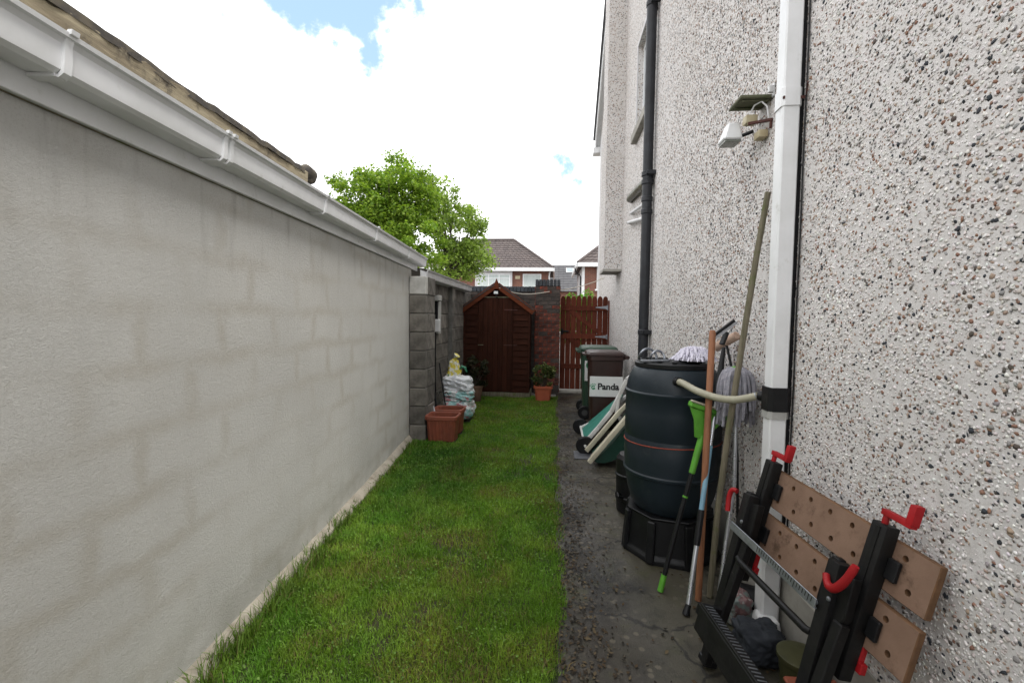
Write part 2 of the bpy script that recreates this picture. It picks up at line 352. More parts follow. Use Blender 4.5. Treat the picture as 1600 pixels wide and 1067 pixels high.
# far brick
m = NM('far_brick'); sep = m.node('ShaderNodeSeparateXYZ'); m.l(m.tc.outputs['Object'], sep.inputs[0])
cb = m.node('ShaderNodeCombineXYZ'); m.l(m.math('ADD', sep.outputs[0], sep.outputs[1]), cb.inputs[0]); m.l(sep.outputs[2], cb.inputs[1])
br = m.node('ShaderNodeTexBrick'); m.l(cb.outputs[0], br.inputs[0]); br.inputs['Scale'].default_value = 1; br.inputs['Brick Width'].default_value = .225; br.inputs['Row Height'].default_value = .075; br.inputs['Mortar Size'].default_value = .009
br.inputs['Color1'].default_value = (.22, .075, .045, 1); br.inputs['Color2'].default_value = (.15, .05, .033, 1); br.inputs['Mortar'].default_value = (.2, .16, .13, 1)
m.base(m.mixc(m.math('MULTIPLY', m.rng(m.noise(1.6, 5), .4, .65), .45), br.outputs['Color'], (.1, .04, .03))); m.rough(.9); FARBRICK = m.m
TILE = simple('concrete_roof_tile', (.105, .085, .08), (.075, .062, .06), 2.2, .85, .3, 30, dirt=((.14, .12, .1), 3, .55, .75))
TILE2 = simple('slate_roof', (.095, .095, .1), (.075, .075, .08), 2, .85, .3, 30)

# concrete path: damp, mossy, lichen spots
m = NM('path_concrete')
sepx = m.node('ShaderNodeSeparateXYZ'); m.l(m.tc.outputs['Object'], sepx.inputs[0])
alg = m.rng(m.math('ADD', sepx.outputs[0], m.math('MULTIPLY', m.noise(3.5, 7, .7), .9)), .62, 1.02)     # algae band along the lawn
c = m.mixc(m.rng(m.noise(2.2, 8, .68), .35, .65), (.05, .043, .034), (.027, .0235, .019))
c = m.mixc(m.math('MULTIPLY', alg, .6), c, (.075, .068, .046))
c = m.mixc(m.rng(m.noise(1.1, 7, .7), .46, .62), c, (.011, .0098, .008))
c = m.mixc(m.math('MULTIPLY', m.rng(m.noise(3.2, 7, .7), .5, .68), .7), c, (.055, .056, .02))
vc = m.node('ShaderNodeTexVoronoi', feature='DISTANCE_TO_EDGE'); vc.inputs['Scale'].default_value = 1.15
vd = m.node('ShaderNodeVectorMath', operation='MULTIPLY_ADD'); nzc = m.node('ShaderNodeTexNoise'); nzc.inputs['Scale'].default_value = 5; nzc.inputs['Detail'].default_value = 8; m.l(m.tc.outputs['Object'], nzc.inputs[0]); m.l(nzc.outputs['Color'], vd.inputs[0]); vd.inputs[1].default_value = (.22, .22, 0); m.l(m.tc.outputs['Object'], vd.inputs[2]); m.l(vd.outputs[0], vc.inputs['Vector'])
c = m.mixc(m.math('MULTIPLY', m.rng(vc.outputs['Distance'], .012, .003), .8), c, (.006, .005, .004))
vo = m.node('ShaderNodeTexVoronoi', feature='F1'); vo.inputs['Scale'].default_value = 17; m.l(m.tc.outputs['Object'], vo.inputs['Vector'])
spots = m.math('MULTIPLY', m.rng(m.math('ADD', vo.outputs['Distance'], m.math('MULTIPLY', m.noise(40, 3), .25)), .42, .3), m.rng(m.noise(2.6, 3), .42, .56))
c = m.mixc(m.math('MULTIPLY', spots, .55), c, (.15, .13, .095))
c = m.mixc(m.math('MULTIPLY', m.rng(m.noise(150, 4, .85), .56, .7), .5), c, (.12, .105, .085))
m.base(c); m.rough(m.rng(m.noise(1.4, 5, .6), .38, .62, .38, .85)); m.p.inputs['Specular IOR Level'].default_value = .45
m.bump(m.math('ADD', m.noise(120, 6, .8), m.math('MULTIPLY', m.noise(18, 6, .65), 1.0)), .55, .007); PATH = m.m
LAWN = simple('lawn_soil', (.03, .042, .011), (.042, .032, .018), 3, .98, .8, 80, dirt=((.05, .04, .024), 7, .58, .72), dist=.02)
GROUND = simple('yard_ground', (.22, .21, .19), (.16, .15, .135), .6, .95, .3, 20)

# ------------------------------------------------------------------ ground
def sheet(name, mat, poly, z, kind='structure'):
    b = MB(); b.add([(x, y, z) for x, y in poly], [tuple(range(len(poly)))]); return b.build(name, mat, smooth=0, kind=kind)
WX = 1.10                                  # face of the house wall
GA = R(4.105); GX0 = -1.349                # garage wall direction and its foot at y = 0
def gx_at(y): return GX0 - math.tan(GA) * y
sheet('ground', GROUND, [(-300, -300), (300, -300), (300, 500), (-300, 500)], -.03)
sheet('lawn', LAWN, [(-1.6, -3), (.06, -3), (.06, 8.75), (-2.1, 8.75)], -.012)
pp = MB()
edge = [(.045 + .012 * math.sin(y * 3.1) + .01 * math.sin(y * 7.7 + 1) + random.uniform(-.008, .008), y) for y in np.arange(-3, 9.31, .11)]
pp.prism([(1.30, -3.0), (1.30, 9.3)] + [(x, y) for x, y in reversed(edge)], .05, z0=-.05)
pth = pp.build('path', PATH, smooth=0, kind='structure')
b = MB(); b.bx((.10, 9.305, -.05), (1.3, 9.52, .028)); b.build('threshold_step', PLINTH, pth, bevel=.006)

# ------------------------------------------------------------------ house
H = thing('house', 'two storey house with a pale pebbledashed gable wall full of coloured stones', 'house', (WX, 2.0, 0))
Y0, Y1, YE, ZE = -3.0, 12.2, 2.0, 6.1
YR = (Y1 + YE) / 2; ZR = ZE + .8 * (Y1 - YR)
wy0, wy1, wz0, wz1 = 5.75, 6.68, 4.06, 5.25
PZ = .30                                    # top of plinth
b = MB(); X = WX
def wallq(pts): b.add([(X, y, z) for y, z in pts], [tuple(range(len(pts)))])
wallq([(2.7, PZ), (wy0, PZ), (wy0, ZE), (2.7, ZE)]); wallq([(wy0, PZ), (wy1, PZ), (wy1, wz0), (wy0, wz0)])
wallq([(wy0, wz1), (wy1, wz1), (wy1, ZE), (wy0, ZE)]); wallq([(wy1, PZ), (11.75, PZ), (11.75, ZE), (wy1, ZE)])
wallq([(YE, ZE), (Y1, ZE), (YR, ZR)])
b.add([(WX, wy1, wz0), (WX + .11, wy1, wz0), (WX + .11, wy1, wz1), (WX, wy1, wz1)], [(0, 1, 2, 3)])
b.add([(WX, wy0, wz0), (WX + .11, wy0, wz0), (WX + .11, wy0, wz1), (WX, wy0, wz1)], [(0, 3, 2, 1)])
b.add([(WX, wy0, wz1), (WX + .11, wy0, wz1), (WX + .11, wy1, wz1), (WX, wy1, wz1)], [(0, 1, 2, 3)])
# other sides of the house body
b.build('wall', DASH, H, smooth=0); b = MB()
b.add([(WX, Y1, 0), (9, Y1, 0), (9, Y1, ZE), (WX, Y1, ZE)], [(0, 1, 2, 3)]); b.build('front_wall', DASH, H, smooth=0); b = MB()
b.add([(WX, YE, 3.6), (9, YE, 3.6), (9, YE, ZE), (WX, YE, ZE)], [(0, 1, 2, 3)])
b.build('rear_wall', DASH, H, smooth=0); b = MB()
b.add([(WX, Y0, 0), (9, Y0, 0), (9, Y0, 3.6), (WX, Y0, 3.6)], [(0, 1, 2, 3)]); b.build('extension_wall', DASH, H, smooth=0)
b = MB(); X = WX
wallq([(Y0, PZ), (2.7, PZ), (2.7, 3.6), (Y0, 3.6)]); wallq([(YE, 3.6), (2.7, 3.6), (2.7, ZE), (YE, ZE)])
nearwall = b.build('wall', BACKING, H, smooth=0)
b = MB(); b.bx((WX, 11.75, PZ), (WX + .2, Y1 - .003, ZE)); b.build('corner_band', PLASTER, H, smooth=0)
b = MB(); b.bx((WX - .006, Y0, -.03), (WX + .2, 4.0, PZ)); b.bx((WX - .006, 4.0, -.03), (WX + .2, Y1 - .003, PZ)); b.build('plinth', PLINTH, H, smooth=0, bevel=.004)
b = MB(); b.bx((WX + .002, Y0 + .002, 3.6), (9, YE - .003, 3.7)); b.build('flat_roof', FELT, H, smooth=0)
# stones of the dash, real where they can be seen one by one
def stones(y0, y1, cell, zmax, icos, name):
    ny, nz_ = int((y1 - y0) / cell), int((zmax - PZ) / cell)
    yy, zz = np.meshgrid(np.arange(ny), np.arange(nz_), indexing='ij')
    yy = y0 + (yy.ravel() + RNG.uniform(-.1, 1.1, ny * nz_)) * cell; zz = PZ + .006 + (zz.ravel() + RNG.uniform(-.1, 1.1, ny * nz_)) * cell
    dens = .97 - .55 * np.clip((vnoise(yy * 1.0 + 7, zz + 3, 7.0, 61) * .5 + vnoise(yy + 7, zz + 3, 19.0, 62) * .5 - .56) * 4, 0, 1)
    k = (RNG.random(len(yy)) < dens) & (zz < 1.5 + 1.02 * yy + .55) & (RNG.random(len(yy)) < np.clip(.9 - (yy - 3.2) / 2.0 * .9, 0, .9)) & (zz < zmax) & (yy < y1)
    yy, zz = yy[k], zz[k]; n = len(yy)
    if icos:
        bm = bmesh.new(); bmesh.ops.create_icosphere(bm, subdivisions=1, radius=1); 
        tv = np.array([v.co[:] for v in bm.verts]); tf = np.array([[v.index for v in f.verts] for f in bm.faces]); bm.free()
    else:
        tv = np.array([(1, 0, 0), (-1, 0, 0), (0, 1, 0), (0, -1, 0), (0, 0, 1), (0, 0, -1)], float)
        tf = np.array([(0, 2, 4), (2, 1, 4), (1, 3, 4), (3, 0, 4), (2, 0, 5), (1, 2, 5), (3, 1, 5), (0, 3, 5)])
    q = RNG.random(n); pal = np.array([(.64, .615, .6), (.5, .455, .43), (.71, .695, .685), (.36, .27, .215), (.25, .145, .105), (.28, .275, .27), (.045, .05, .058), (.1, .085, .075)])
    wts = np.cumsum([.32, .17, .22, .085, .06, .05, .06, .035]); idx = np.minimum(np.searchsorted(wts, q), 7)
    cl_ = pal[idx] * RNG.uniform(.84, 1.12, (n, 1)) * (1 + RNG.normal(0, .02, (n, 3)))
    r = cell * RNG.uniform(.3, .72, n); r *= np.where(idx >= 3, RNG.uniform(.8, 1.35, n), 1); tint_ = .86 + .24 * vnoise(yy + 2, zz + 9, 2.3, 63) ; cl_ = cl_ * tint_[:, None] * np.array([1.0, .99, .975])
    el = RNG.uniform(.55, 1.0, n); a = RNG.normal(0.35, .8, n); th = r * RNG.uniform(.14, .36, n)
    ca, sa = np.cos(a), np.sin(a)
    P = tv[None] * (1 + RNG.normal(0, .24, (n, len(tv), 1)).clip(-.5, .5))
    ly, lz = P[..., 1] * r[:, None], P[..., 2] * (r * el)[:, None]
    V = np.empty((n, len(tv), 3)); tilt = RNG.normal(0, .22, (n, 2))
    V[..., 1] = yy[:, None] + ly * ca[:, None] - lz * sa[:, None]; V[..., 2] = zz[:, None] + ly * sa[:, None] + lz * ca[:, None]
    V[..., 0] = WX - th[:, None] * .25 + P[..., 0] * th[:, None] + ly * tilt[:, :1] + lz * tilt[:, 1:]
    V -= np.array(W[H].translation)
    F = (tf[None] + (np.arange(n) * len(tv))[:, None, None]).reshape(-1, 3)
    me = numpy_mesh(name, V.reshape(-1, 3), F, STONE, np.repeat(cl_, len(tv), axis=0))
    return place(name, me, H, W[H].copy(), 'stuff')
stones(.35, 2.55, .0106, 3.58, True, 'dash_stones')
stones(2.55, 5.2, .0135, 5.4, False, 'dash_stones')
# window in the gable
b = MB(); xw = WX + .10
for (ya, yb, za, zb) in ((wy0, wy1, wz0, wz0 + .07), (wy0, wy1, wz1 - .07, wz1), (wy0, wy0 + .07, wz0 + .07, wz1 - .07), (wy1 - .07, wy1, wz0 + .07, wz1 - .07)):
    b.bx((xw - .035, ya + .002, za + .002), (xw + .03, yb - .002, zb - .002))
wf = b.build('window', UPVC, H, smooth=0)
b = MB(); b.bx((xw - .005, wy0 + .07, wz0 + .07), (xw + .005, wy1 - .07, wz1 - .07)); b.build('pane', PANE, wf, smooth=0)
b = MB(); b.bx((WX - .075, wy0 - .05, wz0 - .11), (WX + .1, wy1 + .06, wz0 - .002)); b.build('sill', PLINTH, wf, bevel=.006)
b = MB(); b.bx((WX - .012, wy1 + .002, wz0 + .0), (WX + .09, wy1 + .06, wz1 + .06)); b.bx((WX - .012, wy0 - .06, wz1 + .003), (WX + .09, wy1 + .001, wz1 + .06)); b.build('reveal_band', PLASTER, wf, smooth=0)
# flue projection
b = MB(); b.bx((.81, 7.86, 2.33), (WX + .002, 8.5, 8.6)); fl = b.build('flue_casing', DASH, H, smooth=0)
b = MB(); b.bx((.80, 7.85, 2.29), (WX - .003, 8.51, 2.328)); b.build('flue_base', PLINTH, fl, smooth=0)
# verge, barge board and eaves box
sl = math.atan(.8)
for side, (ya, za) in (('front', (Y1 + .25, ZE - .2)), ('rear', (YE - .25, ZE - .2))):
    top = (0, YR, ZR + .0)
    b = MB(); b.bar((.99, ya, za + .1), (.99, YR, ZR + .1), .025, .24, (0, 0, 1)); b.build('barge_board', UPVC, H, smooth=0)
    b = MB(); b.bar((1.05, ya, za + .05), (1.05, YR, ZR + .05), .14, .02, (0, 0, 1)); b.build('soffit', UPVC, H, smooth=0)
    b = MB(); b.bar((4.98, ya, za + .27), (4.98, YR, ZR + .27), 8.1, .06, (0, 0, 1)); b.build('roof_slope', TILE2, H, smooth=0)
b = MB(); b.bx((.93, Y1 + .06, ZE - .33), (9, Y1 + .33, ZE - .18)); b.build('eaves_box', UPVC, H, bevel=.01)

# ------------------------------------------------------------------ pipes on the house
S = thing('soil_pipe', 'black round soil stack pipe fixed to the pebbledash with branch pipes', 'pipe', (1.025, 5.42, 0))
b = MB(); b.tube([(1.025, 5.42, -.01), (1.025, 5.42, 7.4)], .056, 24); sp_ = b.build('pipe', IRON, S)
for z, r in ((3.14, .068), (3.05, .066), (2.86, .064), (2.72, .064), (5.0, .064), (1.35, .064)):
    b = MB(); b.tube([(1.025, 5.42, z - .03), (1.025, 5.42, z - .022), (1.025, 5.42, z + .022), (1.025, 5.42, z + .03)], [.057, r, r, .057], 24); b.build('collar', IRON, sp_)
for z in (3.14, 5.0, 1.35):
    b = MB()
    for s in (-1, 1): b.bx((1.015, 5.42 + s * .078 - .018, z - .022), (WX + .01, 5.42 + s * .078 + .018, z + .022))
    b.bx((1.0, 5.42 - .095, z - .018), (1.012, 5.42 + .095, z + .018)); b.build('bracket', IRON, sp_, bevel=.004)
b = MB(); b.tube([(1.03, 5.44, 3.08), (1.04, 5.9, 3.14), (1.045, 6.75, 3.22), (1.06, 6.9, 3.235), (WX + .03, 6.95, 3.235)], .05, 16); b.build('branch_pipe', OLIVE, S)
b = MB(); b.tube([(1.03, 5.44, 2.84), (1.04, 5.8, 2.88), (1.05, 6.7, 2.99), (WX + .02, 6.8, 3.0)], .021, 12); b.build('waste_pipe', UPVC_D, S)
b = MB(); b.tube([(1.03, 5.44, 2.66), (1.04, 5.8, 2.72), (1.05, 6.9, 2.9), (WX + .02, 7.0, 2.91)], .024, 12); b.build('waste_pipe', UPVC_D, S)

D = thing('downpipe', 'square white plastic rainwater downpipe with a black diverter band', 'downpipe', (1.04, 2.24, 0))
def sqp(z0, z1, e=0.0, x=1.04, y=2.245, h=.0375):
    b = MB(); c = .006 + e; q = h + e
    poly = [(x - q + c, y - q), (x + q - c, y - q), (x + q, y - q + c), (x + q, y + q - c), (x + q - c, y + q), (x - q + c, y + q), (x - q, y + q - c), (x - q, y - q + c)]
    return b.prism(poly, z1 - z0, z0=z0)
pm = sqp(.06, 4.15).build('pipe', UPVC, D, smooth=.5)
sqp(2.46, 2.54, .006).build('collar', UPVC, pm, smooth=.5); sqp(.34, .42, .008).build('collar', UPVC_D, pm, smooth=.5); sqp(.055, .345, .005).build('lower_sleeve', UPVC_D, pm, smooth=.5)
b = MB(); b.box((1.02, 2.2, .06), (.1, .13, .1), None, .8); b.build('shoe', UPVC_D, pm, bevel=.008)
b = MB(); b.bx((1.0, 2.2, 2.49), (1.006, 2.29, 2.5)); b.bx((1.0, 2.2025, 2.488), (WX + .01, 2.205, 2.5)); b.bar((WX - .01, 2.19, 2.5), (WX - .03, 2.14, 2.53), .006, .008); b.build('wire_clip', RUST, pm, smooth=0)
sqp(1.08, 1.19, .012).build('diverter_band', BLACKP, D, smooth=.5)
b = MB()
for i in range(9): b.bar((.985 + i * .012, 2.19 - .002, 1.075 + random.uniform(-.01, .006)), (.99 + i * .013, 2.185, 1.045 + random.uniform(-.008, .008)), .018, .003)
sqp(1.045, 1.079, .0085).build('tape', GREYBOX, D, smooth=.5)
b = MB(); b.tube([(1.012, 2.285, 1.135), (1.0, 2.31, 1.135)], .024, 14); b.build('spigot', BLACKP, D)
b = MB(); b.bx((1.08, 2.225, .3), (WX + .004, 2.262, 4.1)); b.build('gap_shade_strip', BLACKP, D, smooth=0)  # added dark strip for the shade between pipe and wall
b = MB(); cb_ = [(WX - .007, 2.196 + .002 * math.sin(z * 9), z) for z in np.arange(.32, 4.1, .12)]; b.tube(cb_, .0035, 8); b.build('cable_or_gap_shade', BLACKP, D)  # added thin black line, drawing the shaded gap beside the pipe

# lamp with bracket and little shelf above it
OFF = Matrix.Translation((1.098, 2.60, 2.56)) @ Matrix.Scale(.82, 4) @ Matrix.Translation((-1.098, -2.83, -2.635))
b = MB(OFF); b.bx((.90, 2.74, 2.735), (1.098, 2.93, 2.757)); b.bx((.92, 2.76, 2.724), (1.09, 2.78, 2.735)); b.bx((.92, 2.87, 2.724), (1.09, 2.89, 2.735))
L1 = thing('rain_shelf', 'small mossy board jutting from the pebbledash above the lamp', 'shelf', (1.098, 2.60, 2.665))
b.build('board', MOSSW, L1, bevel=.004)
b = MB(OFF); b.bx((1.06, 2.715, 2.757), (1.092, 2.738, 2.80)); b.bx((1.088, 2.715, 2.735), (1.098, 2.745, 2.82)); b.build('clip', UPVC_D, L1, bevel=.003)
L2 = thing('security_lamp', 'white floodlight with yellowed sensor box on a rusty wall bracket', 'lamp', (1.098, 2.60, 2.485))
b = MB(OFF); b.add([(.86, 2.89, 2.545), (.86, 3.03, 2.545), (.985, 3.03, 2.545), (.985, 2.89, 2.545), (.90, 2.93, 2.665), (.90, 3.0, 2.665), (.975, 3.0, 2.665), (.975, 2.93, 2.665)], [(0, 1, 2, 3), (4, 7, 6, 5), (0, 4, 5, 1), (1, 5, 6, 2), (2, 6, 7, 3), (3, 7, 4, 0)]); b.build('lamp_head', UPVC, L2, bevel=.008)
b = MB(OFF); b.bx((.872, 2.90, 2.528), (.975, 3.02, 2.544)); b.build('lens', LENS, L2, bevel=.003)
b = MB(OFF); b.tube([(.975, 2.93, 2.57), (1.03, 2.86, 2.575)], .012, 10); b.build('arm', BLACKP, L2)
b = MB(OFF); b.box((1.01, 2.86, 2.645), (.075, .07, .055)); b.build('sensor_box', YELLOWW, L2, bevel=.01, seg=2)
b = MB(OFF); b.bx((1.035, 2.78, 2.51), (1.096, 2.865, 2.56)); b.build('terminal_box', YELLOWW, L2, bevel=.01, seg=2)
b = MB(OFF); b.bar((1.10, 2.74, 2.60), (.975, 2.80, 2.60), .016, .018); b.bar((1.092, 2.745, 2.60), (1.092, 2.75, 2.55), .014, .014); b.build('bracket', RUST, L2, bevel=.002)
b = MB(OFF); b.tube([(1.0, 2.83, 2.68), (1.01, 2.80, 2.715), (1.04, 2.77, 2.725), (1.07, 2.76, 2.69), (1.085, 2.765, 2.62)], .005, 8); b.build('cable_or_gap_shade', UPVC, L2)

# ------------------------------------------------------------------ garage (left)
G = thing('garage', 'long low garage with grey cement rendered wall under a white gutter', 'garage', (GX0, 0, 0), GA)
GL = W[G]
def gb(): return MB(GL)
GY1, GZ = 5.49, 2.08
gb().bx((-.22, -3.0, -.03), (0, GY1, GZ)).build('wall', CEMENT, G, smooth=0)
gb().bx((-3.0, GY1 - .22, -.03), (-.223, GY1 - .004, GZ + .1)).build('end_wall', BLOCK, G, smooth=0)
b = gb(); N = 60; pr = []
for i in range(N + 1):
    y = -3 + (GY1 + 3) * i / N; wv = .06 + .016 * math.sin(y * 2.1) + random.uniform(-.008, .008); hv = .05 + .012 * math.sin(y * 1.3 + 1) + random.uniform(-.006, .006)
    pr.append([(.0, y, hv), (wv * .35, y, hv * .88), (wv, y, .02), (wv + .012, y, -.03), (.0, y, -.03)])
vv = [p for q in pr for p in q]; ff = []
for i in range(N):
    for k in range(4): ff.append((i * 5 + k, i * 5 + k + 1, i * 5 + k + 6, i * 5 + k + 5))
b.add(vv, ff); b.build('haunching', HAUNCH, G, smooth=.9)
fascia = gb().bx((.003, -3, GZ - .012), (.022, 5.72, GZ + .19)).build('fascia', UPVC, G, bevel=.002)
gb().bx((.0015, -3, GZ - .016), (.005, 5.5, GZ - .0125)).build('shadow_bead', OLDW, G, smooth=0)
gut = [(x, z - .02) for x, z in [(.024, .075), (.098, .072), (.112, .083), (.116, .105), (.118, .15), (.126, .163), (.137, .166), (.14, .178), (.128, .178), (.12, .17), (.108, .155), (.104, .09), (.094, .08), (.03, .082), (.028, .178), (.024, .178)]]
b = gb(); b.extrude_y([(x, z + GZ) for x, z in gut], -3, 5.80); gutter = b.build('gutter', UPVC, G, smooth=.5)
def grow(pts, e):
    cx_ = .08; cz = .13
    return [(x + (e if x > cx_ else 0), z + (e if z > .14 else -e if z < .08 else 0)) for x, z in pts]
for y in (1.145, 1.82, 2.77, 3.78, 4.9):
    b = gb(); 
    for dy in ((-.02, .02) if y == 1.82 else (0.,)): b.extrude_y([(x, z + GZ) for x, z in grow(gut, .0085)], y + dy - .011, y + dy + .011)
    b.bx((.023, y - .016 - (.02 if y == 1.82 else 0), GZ + .044), (.1, y + .016 + (.02 if y == 1.82 else 0), GZ + .0525))
    b.build('bracket', UPVC, gutter, smooth=.5)
b = gb(); b.extrude_y([(x, z + GZ) for x, z in [(.026, .057), (.1, .054), (.114, .07), (.121, .13), (.135, .15), (.028, .15)]], 5.801, 5.806); b.build('end_cap', UPVC, gutter, smooth=0)
# weathered roof edge
b = gb(); n = 130; rows = []
for i in range(n + 1):
    y = -3 + 5.65 * i / n; j = random.uniform(-.005, .005) + .004 * math.sin(y * 5)
    rows.append([(.03, y, GZ + 0.188), (.06 + j * .5, y, GZ + 0.200), (.062 + j, y, GZ + 0.256 + j), (.045, y, GZ + 0.273 + j), (-.5, y, GZ + 0.448 + j), (-.5, y, GZ + 0.188)])
vv = [p for q in rows for p in q]; ff = []
for i in range(n):
    for k in range(6): ff.append((i * 6 + k, i * 6 + (k + 1) % 6, (i + 1) * 6 + (k + 1) % 6, (i + 1) * 6 + k))
ff += [tuple(range(6)), tuple(range((n + 1) * 6 - 1, n * 6 - 1, -1))]
b.add(vv, ff); rf = b.build('roof_edge', ROOFEDGE, G, smooth=.5)
b = gb(); n = 100; rows = []
for i in range(n + 1):
    y = -3 + 5.62 * i / n; j = random.uniform(-.006, .006)
    rows.append([(.066, y, GZ + 0.250 + j), (.062, y, GZ + 0.279 + j), (.02, y, GZ + 0.291 + j), (-.45, y, GZ + 0.440), (-.45, y, GZ + 0.433)])
vv = [p for q in rows for p in q]; ff = []
for i in range(n):
    for k in range(5): ff.append((i * 5 + k, i * 5 + (k + 1) % 5, (i + 1) * 5 + (k + 1) % 5, (i + 1) * 5 + k))
b.add(vv, ff); b.build('roof_crust', DARKSTONE, rf, smooth=.5)
b = gb(); b.tube([(.02, 2.66, GZ + 0.273), (.03, 2.69, GZ + 0.278), (.03, 2.75, GZ + 0.273), (.02, 2.79, GZ + 0.258)], [.03, .048, .048, .03], 14); b.build('verge_roll', DARKSTONE, G, smooth=.8)
b = gb(); b.add([(.05, 2.72, GZ + 0.193), (.05, 5.75, GZ + 0.193), (-3.0, 5.75, GZ + 0.738), (-3.0, 2.72, GZ + 0.738), (.05, 2.72, GZ + 0.213), (.05, 5.75, GZ + 0.213), (-3.0, 5.75, GZ + 0.768), (-3.0, 2.72, GZ + 0.768)], [(0, 1, 2, 3), (7, 6, 5, 4), (0, 4, 5, 1), (1, 5, 6, 2), (2, 6, 7, 3), (3, 7, 4, 0)]); b.build('roof_sheet', DARKSTONE, G, smooth=0)
b = gb(); b.add([(-.45, -3, GZ + 0.388), (-.45, 2.72, GZ + 0.388), (-3.0, 2.72, GZ + 0.738), (-3.0, -3, GZ + 0.738), (-.45, -3, GZ + 0.428), (-.45, 2.72, GZ + 0.428), (-3.0, 2.72, GZ + 0.778), (-3.0, -3, GZ + 0.778)], [(0, 1, 2, 3), (7, 6, 5, 4), (0, 4, 5, 1), (1, 5, 6, 2), (2, 6, 7, 3), (3, 7, 4, 0)]); b.build('roof_sheet', DARKSTONE, G, smooth=0)

# ------------------------------------------------------------------ bare block wall beyond the garage
BW = thing('block_wall', 'bare grey concrete block wall with piers under a lower white gutter', 'wall', (-1.7, 5.4, 0))
b = MB(); b.bx((-1.725, 5.36, -.02), (-1.535, 5.78, 1.965)); b.bx((-1.80, 5.78, -.02), (-1.715, 9.4, 1.965)); b.bx((-1.70, 7.265, -.02), (-1.635, 7.475, 1.965)); b.build('mortar', MORTAR, BW, smooth=0)
def blockmesh(lx, ly, lz, mat, nm='block', k=0):
    b = MB(); b.box((0, 0, 0), (lx, ly, lz)); me = b.mesh(nm, mat, 0, None, .008, 1)
    for v in me.vertices: v.co += Vector((random.uniform(-.002, .002),) * 1 + (random.uniform(-.002, .002), random.uniform(-.002, .002)))
    return me
pf = [blockmesh(.2, .10, .213, BLOCK) for _ in range(2)]; pw = [blockmesh(.2, .10, .213, BLOCKW)]
ps = [blockmesh(.012, .318, .213, BLOCK) for _ in range(3)]; ws = [blockmesh(.1, .438, .213, BLOCK) for _ in range(4)]; psh = [blockmesh(.1, .2, .213, BLOCK) for _ in range(2)]
bev = lambda: random.uniform(-.003, .003)
for r_ in range(9):
    z = -.02 + .11 + r_ * .2235 - .01
    place('block', (pw[0] if r_ == 8 else random.choice(pf)), BW, Matrix.Translation((-1.627 + bev(), 5.398 + bev(), z)))
    place('block', random.choice(ps), BW, Matrix.Translation((-1.532 + bev(), 5.618, z)))
    y = 5.79 if r_ % 2 == 0 else 5.565
    while y < 9.0:
        ya = max(y, 5.79); yb = y + .438
        if yb - ya > .3: place('block', random.choice(ws), BW, Matrix.Translation((-1.757 + bev(), ya + .219, z)))
        elif yb - ya > .1: place('block', random.choice(psh), BW, Matrix.Translation((-1.757 + bev(), ya + .1, z)))
        y += .45
    place('block', random.choice(psh), BW, Matrix.Translation((-1.68 + bev(), 7.37, z)))
b = MB(); b.extrude_y([(-1.70 + x, z + 1.92) for x, z in gut], 5.62, 8.7); b.build('gutter', UPVC_D, BW, smooth=.5)
b = MB(); b.bx((-1.715, 5.79, 1.968), (-1.68, 8.7, 2.085)); b.build('fascia', UPVC_D, BW, smooth=0)
b = MB(); b.add([(-1.66, 5.79, 2.09), (-1.66, 8.7, 2.09), (-3.6, 8.7, 2.25), (-3.6, 5.79, 2.25), (-1.66, 5.79, 2.11), (-1.66, 8.7, 2.11), (-3.6, 8.7, 2.27), (-3.6, 5.79, 2.27)], [(0, 1, 2, 3), (7, 6, 5, 4), (0, 4, 5, 1), (1, 5, 6, 2), (2, 6, 7, 3), (3, 7, 4, 0)]); b.build('roof_sheet', DARKSTONE, BW, smooth=0)

# meter box and things leaning on the block wall
T = thing('meter_box', 'narrow pale meter box with dark slot mounted on the block wall', 'meter box', (-1.70, 6.45, 1.3))
b = MB(); b.bx((-1.706, 6.36, 1.72), (-1.62, 6.52, 1.80)); b.build('top_plate', GREYBOX, T, bevel=.008)
b = MB(); b.bx((-1.706, 6.41, 1.36), (-1.66, 6.46, 1.718)); b.build('dark_slot', BLACKP, T, bevel=.004)
b = MB(); b.bx((-1.706, 6.465, 1.25), (-1.655, 6.62, 1.718)); b.build('cover', GREYBOX, T, bevel=.006)
b = MB(); b.bx((-1.706, 6.33, 1.28), (-1.61, 6.40, 1.46)); b.build('junction_box', UPVC_D, T, bevel=.008)
b = MB(); b.tube([(-1.69, 6.43, 1.36), (-1.69, 6.43, .6), (-1.69, 6.44, .05)], .009, 8); b.build('conduit', BLACKP, T)
SP = thing('garden_spade', 'black garden spade standing handle up against the block wall', 'spade', (-1.57, 6.02, 0))
b = MB(); b.tube([(-1.565, 6.02, .26), (-1.70, 6.05, 1.12)], .014, 10); b.build('shaft', BLACKP, SP)
b = MB(); b.add([(-1.57, 5.93, .27), (-1.555, 6.11, .27), (-1.535, 6.1, .02), (-1.55, 5.94, .02), (-1.582, 5.93, .27), (-1.567, 6.11, .27), (-1.547, 6.1, .02), (-1.562, 5.94, .02)], [(0, 1, 2, 3), (7, 6, 5, 4), (0, 4, 5, 1), (1, 5, 6, 2), (2, 6, 7, 3), (3, 7, 4, 0)]); b.build('blade', BLACKM, SP, smooth=0)
b = MB(); b.tube([(-1.70, 5.99, 1.12), (-1.70, 6.11, 1.13)], .014, 10); b.build('grip', BLACKP, SP)
SR = thing('steel_rod', 'thin bare steel rod leaning against the block wall behind the troughs', 'rod', (-1.55, 5.83, 0))
b = MB(); b.tube([(-1.545, 5.83, .33), (-1.52, 5.66, .30)], .004, 6)
b = MB(); b.tube([(-1.50, 5.68, .28), (-1.655, 5.86, .66)], .011, 10); b.build('shaft', ALU, SR)
